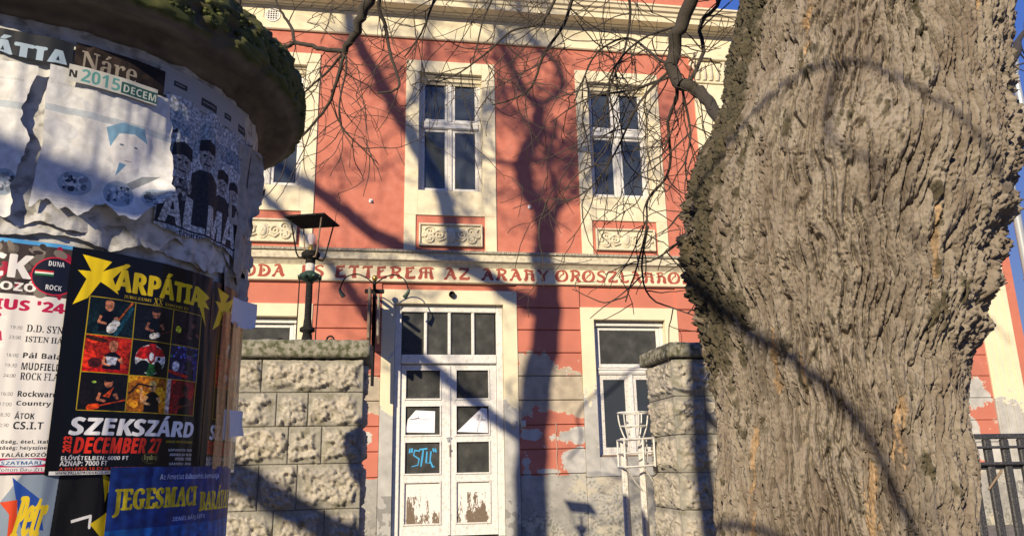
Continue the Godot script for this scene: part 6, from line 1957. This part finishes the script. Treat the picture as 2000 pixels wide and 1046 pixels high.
# ---------------------------------------------------------------- small things on the wall
func small_things() -> void:
	var st := st_new()
	lathe(st, [Vector2(0.0, 0.0), Vector2(0.036, 0.0), Vector2(0.044, 0.01), Vector2(0.044, 0.05), Vector2(0.034, 0.052), Vector2(0.032, 0.02), Vector2(0.0, 0.018)], Vector3.ZERO, 20)
	var o := obj("vent_pipe", st, M.iron)
	o.transform = Transform3D(Basis(Vector3.RIGHT, PI / 2), Vector3(0.87, 3.975, ZF + 0.024))
	tag(o, "small round black pipe end above the door", "pipe")
	var n := 0
	for p in [[1.728, 2.169, "cream switch box on the door surround", 0.025], [1.862, 2.168, "cream switch box on the red wall just right of the door surround", 0.009]]:
		st = st_new()
		bx(st, -0.036, 0.036, -0.045, 0.045, 0.0, 0.03, 0.006)
		bx(st, -0.02, 0.02, -0.028, 0.028, 0.0305, 0.036, 0.004)
		o = obj("switch_box", st, mk(lin(0.55, 0.52, 0.44), 0.5))
		o.position = Vector3(p[0], p[1], ZF + p[3])
		tag(o, p[2], "switch", "switch boxes by the door")
	st = st_new()
	var pts := []
	for k in 16:
		pts.append(Vector3(2.322 + 0.008 * sin(k * 1.1) + (0.015 if k > 13 else 0.0), 2.18 - 0.049 * k, ZF + 0.016 + 0.004 * cos(k * 0.7)))
	tube(st, pts, [0.006], 6)
	o = obj("wire", st, mk(lin(0.45, 0.32, 0.26), 0.7))
	tag(o, "short loose wire hanging on the peeling wall between door and window", "wire")
	n = 0
	for p in [[-0.30, 5.343, "white wall hook on red plaster left of the middle upper window"], [2.03, 5.331, "white wall hook on red plaster right of the middle upper window"]]:
		st = st_new()
		bx(st, -0.024, 0.024, -0.024, 0.03, 0.0, 0.02, 0.006)
		tube(st, [Vector3(0, 0, 0.018), Vector3(0, -0.005, 0.045), Vector3(0, 0.02, 0.055)], [0.010, 0.010, 0.007], 8)
		o = obj("wall_hook", st, M.paper)
		o.position = Vector3(p[0], p[1], ZF + 0.001)
		tag(o, p[2], "hook", "white hooks on the upper wall")
	# folded notices stuck behind the beading of the door panes
	var zl := ZF - 0.055 - 0.035 - 0.020
	var note := blank(220, 170, Color(0.90, 0.90, 0.93))
	itext(note, "Tisztelt vendégeink!", 30, 60, 150, 12, Color(0.5, 0.5, 0.54), font())
	itext(note, "ideiglenesen zárva tartunk", 30, 86, 120, 8, Color(0.55, 0.55, 0.6), font())
	var nm := print_mat(note, 0.9)
	st = st_new()
	var sheet_pts := [[0.0, 0.03, 0.006], [0.39, 0.02, 0.004], [0.395, 0.31, 0.010], [0.13, 0.325, 0.008], [0.02, 0.20, 0.012]]
	var q := []
	for p in sheet_pts: q.append(Vector3(0.256 + p[0], 2.045 + p[1], zl + p[2]))
	for i in range(1, 4):
		for v in ([q[0], q[i + 1], q[i]]):
			st.set_uv(Vector2((v.x - 0.256) / 0.4, 1.0 - (v.y - 2.045) / 0.33))
			st.add_vertex(v)
	o = obj("paper_notice", st, nm)
	st = st_new()
	face(st, [q[3] + Vector3(0, 0, 0.004), q[4] + Vector3(0, 0, 0.004), Vector3(0.256 + 0.17, 2.045 + 0.225, zl + 0.030)], Vector3(0, 0, 1))
	obj("folded_corner", st, M.paper, o)
	tag(o, "white paper notice with folded corner in the left door leaf", "notice", "paper notices in the door")
	st = st_new()
	var a := Vector3(0.952, 2.075, zl + 0.008)
	var b := Vector3(1.385, 2.055, zl + 0.010)
	var c := Vector3(1.375, 2.385, zl + 0.006)
	var d := Vector3(1.30, 2.40, zl + 0.014)
	face(st, [a, b, c, d], Vector3(0, 0, 1))
	o = obj("paper_notice", st, nm)
	st = st_new()
	face(st, [d + Vector3(0, 0, 0.003), Vector3(1.22, 2.07, zl + 0.022), Vector3(1.235, 2.062, zl + 0.012), c + Vector3(-0.05, 0, 0.008)], Vector3(0, 0, 1))
	obj("fold", st, M.paper, o)
	tag(o, "white paper notice folded to a triangle in the right door leaf", "notice", "paper notices in the door")
	# downpipe at the far right corner and the pole top against the sky
	st = st_new()
	tube(st, [Vector3(10.19, 0.3, ZF + 0.10), Vector3(10.19, 7.2, ZF + 0.10), Vector3(10.10, 7.6, ZF + 0.2)], [0.065], 14)
	for y in [1.2, 3.0, 4.35, 5.6]:
		lathe(st, [Vector2(0.066, y), Vector2(0.076, y + 0.005), Vector2(0.076, y + 0.045), Vector2(0.066, y + 0.05)], Vector3(10.19, 0, ZF + 0.10), 14)
	o = obj("downpipe", st, M.zinc)
	tag(o, "grey zinc downpipe at the right corner of the red building", "downpipe")
	st = st_new()
	tube(st, [Vector3(12.1, 0, -12.0), Vector3(12.1, 8.9, -12.0)], [0.09, 0.07], 12)
	lathe(st, [Vector2(0.07, 8.9), Vector2(0.10, 9.0), Vector2(0.115, 9.2), Vector2(0.13, 9.3), Vector2(0.12, 9.42), Vector2(0.07, 9.5), Vector2(0.0, 9.52)], Vector3(12.1, 0, -12.0), 18)
	o = obj("pole", st, M.zinc)
	tag(o, "pale grey pole with rounded top against the sky right of the trunk", "pole")

# ---------------------------------------------------------------- added house, unseen behind the viewer, cuts low blue sky fill
func sky_blocker_house() -> void:
	var t := thing("sky_blocker_house", "added unseen ochre two storey house behind the viewer, blocking low blue sky", "house", Vector3(-2, 0, 24))
	var wallm := tri_mat(ntex(noise(130, 0.02, 5), [[0.0, Color(0.28, 0.225, 0.15)], [0.5, Color(0.36, 0.30, 0.205)], [1.0, Color(0.41, 0.345, 0.25)]]), null, 0.4, 0.95)
	var st := st_new()
	bx(st, -20, 20, 0, 8.0, 0, 9, 0.02)
	obj("wall", st, wallm, t)
	st = st_new()
	extrude_x(st, [Vector2(-0.6, 8.01), Vector2(4.5, 11.0), Vector2(9.6, 8.01)], -20.4, 20.4)
	obj("roof", st, mk(lin(0.20, 0.085, 0.055), 0.9), t)
	for r in 2:
		for k in 11:
			var w := part_node("window", t)
			var x := -17.5 + k * 3.5
			var y := 1.3 + r * 3.6
			st = st_new()
			frame_ring(st, x - 0.55, x + 0.55, y, y + 1.8, 0.09, -0.06, -0.001, 0.01)
			obj("frame", st, M.white, w)
			pbox("pane", w, mk(lin(0.03, 0.035, 0.045), 0.08), x - 0.46, x + 0.46, y + 0.09, y + 1.71, -0.02, -0.001, 0.0)
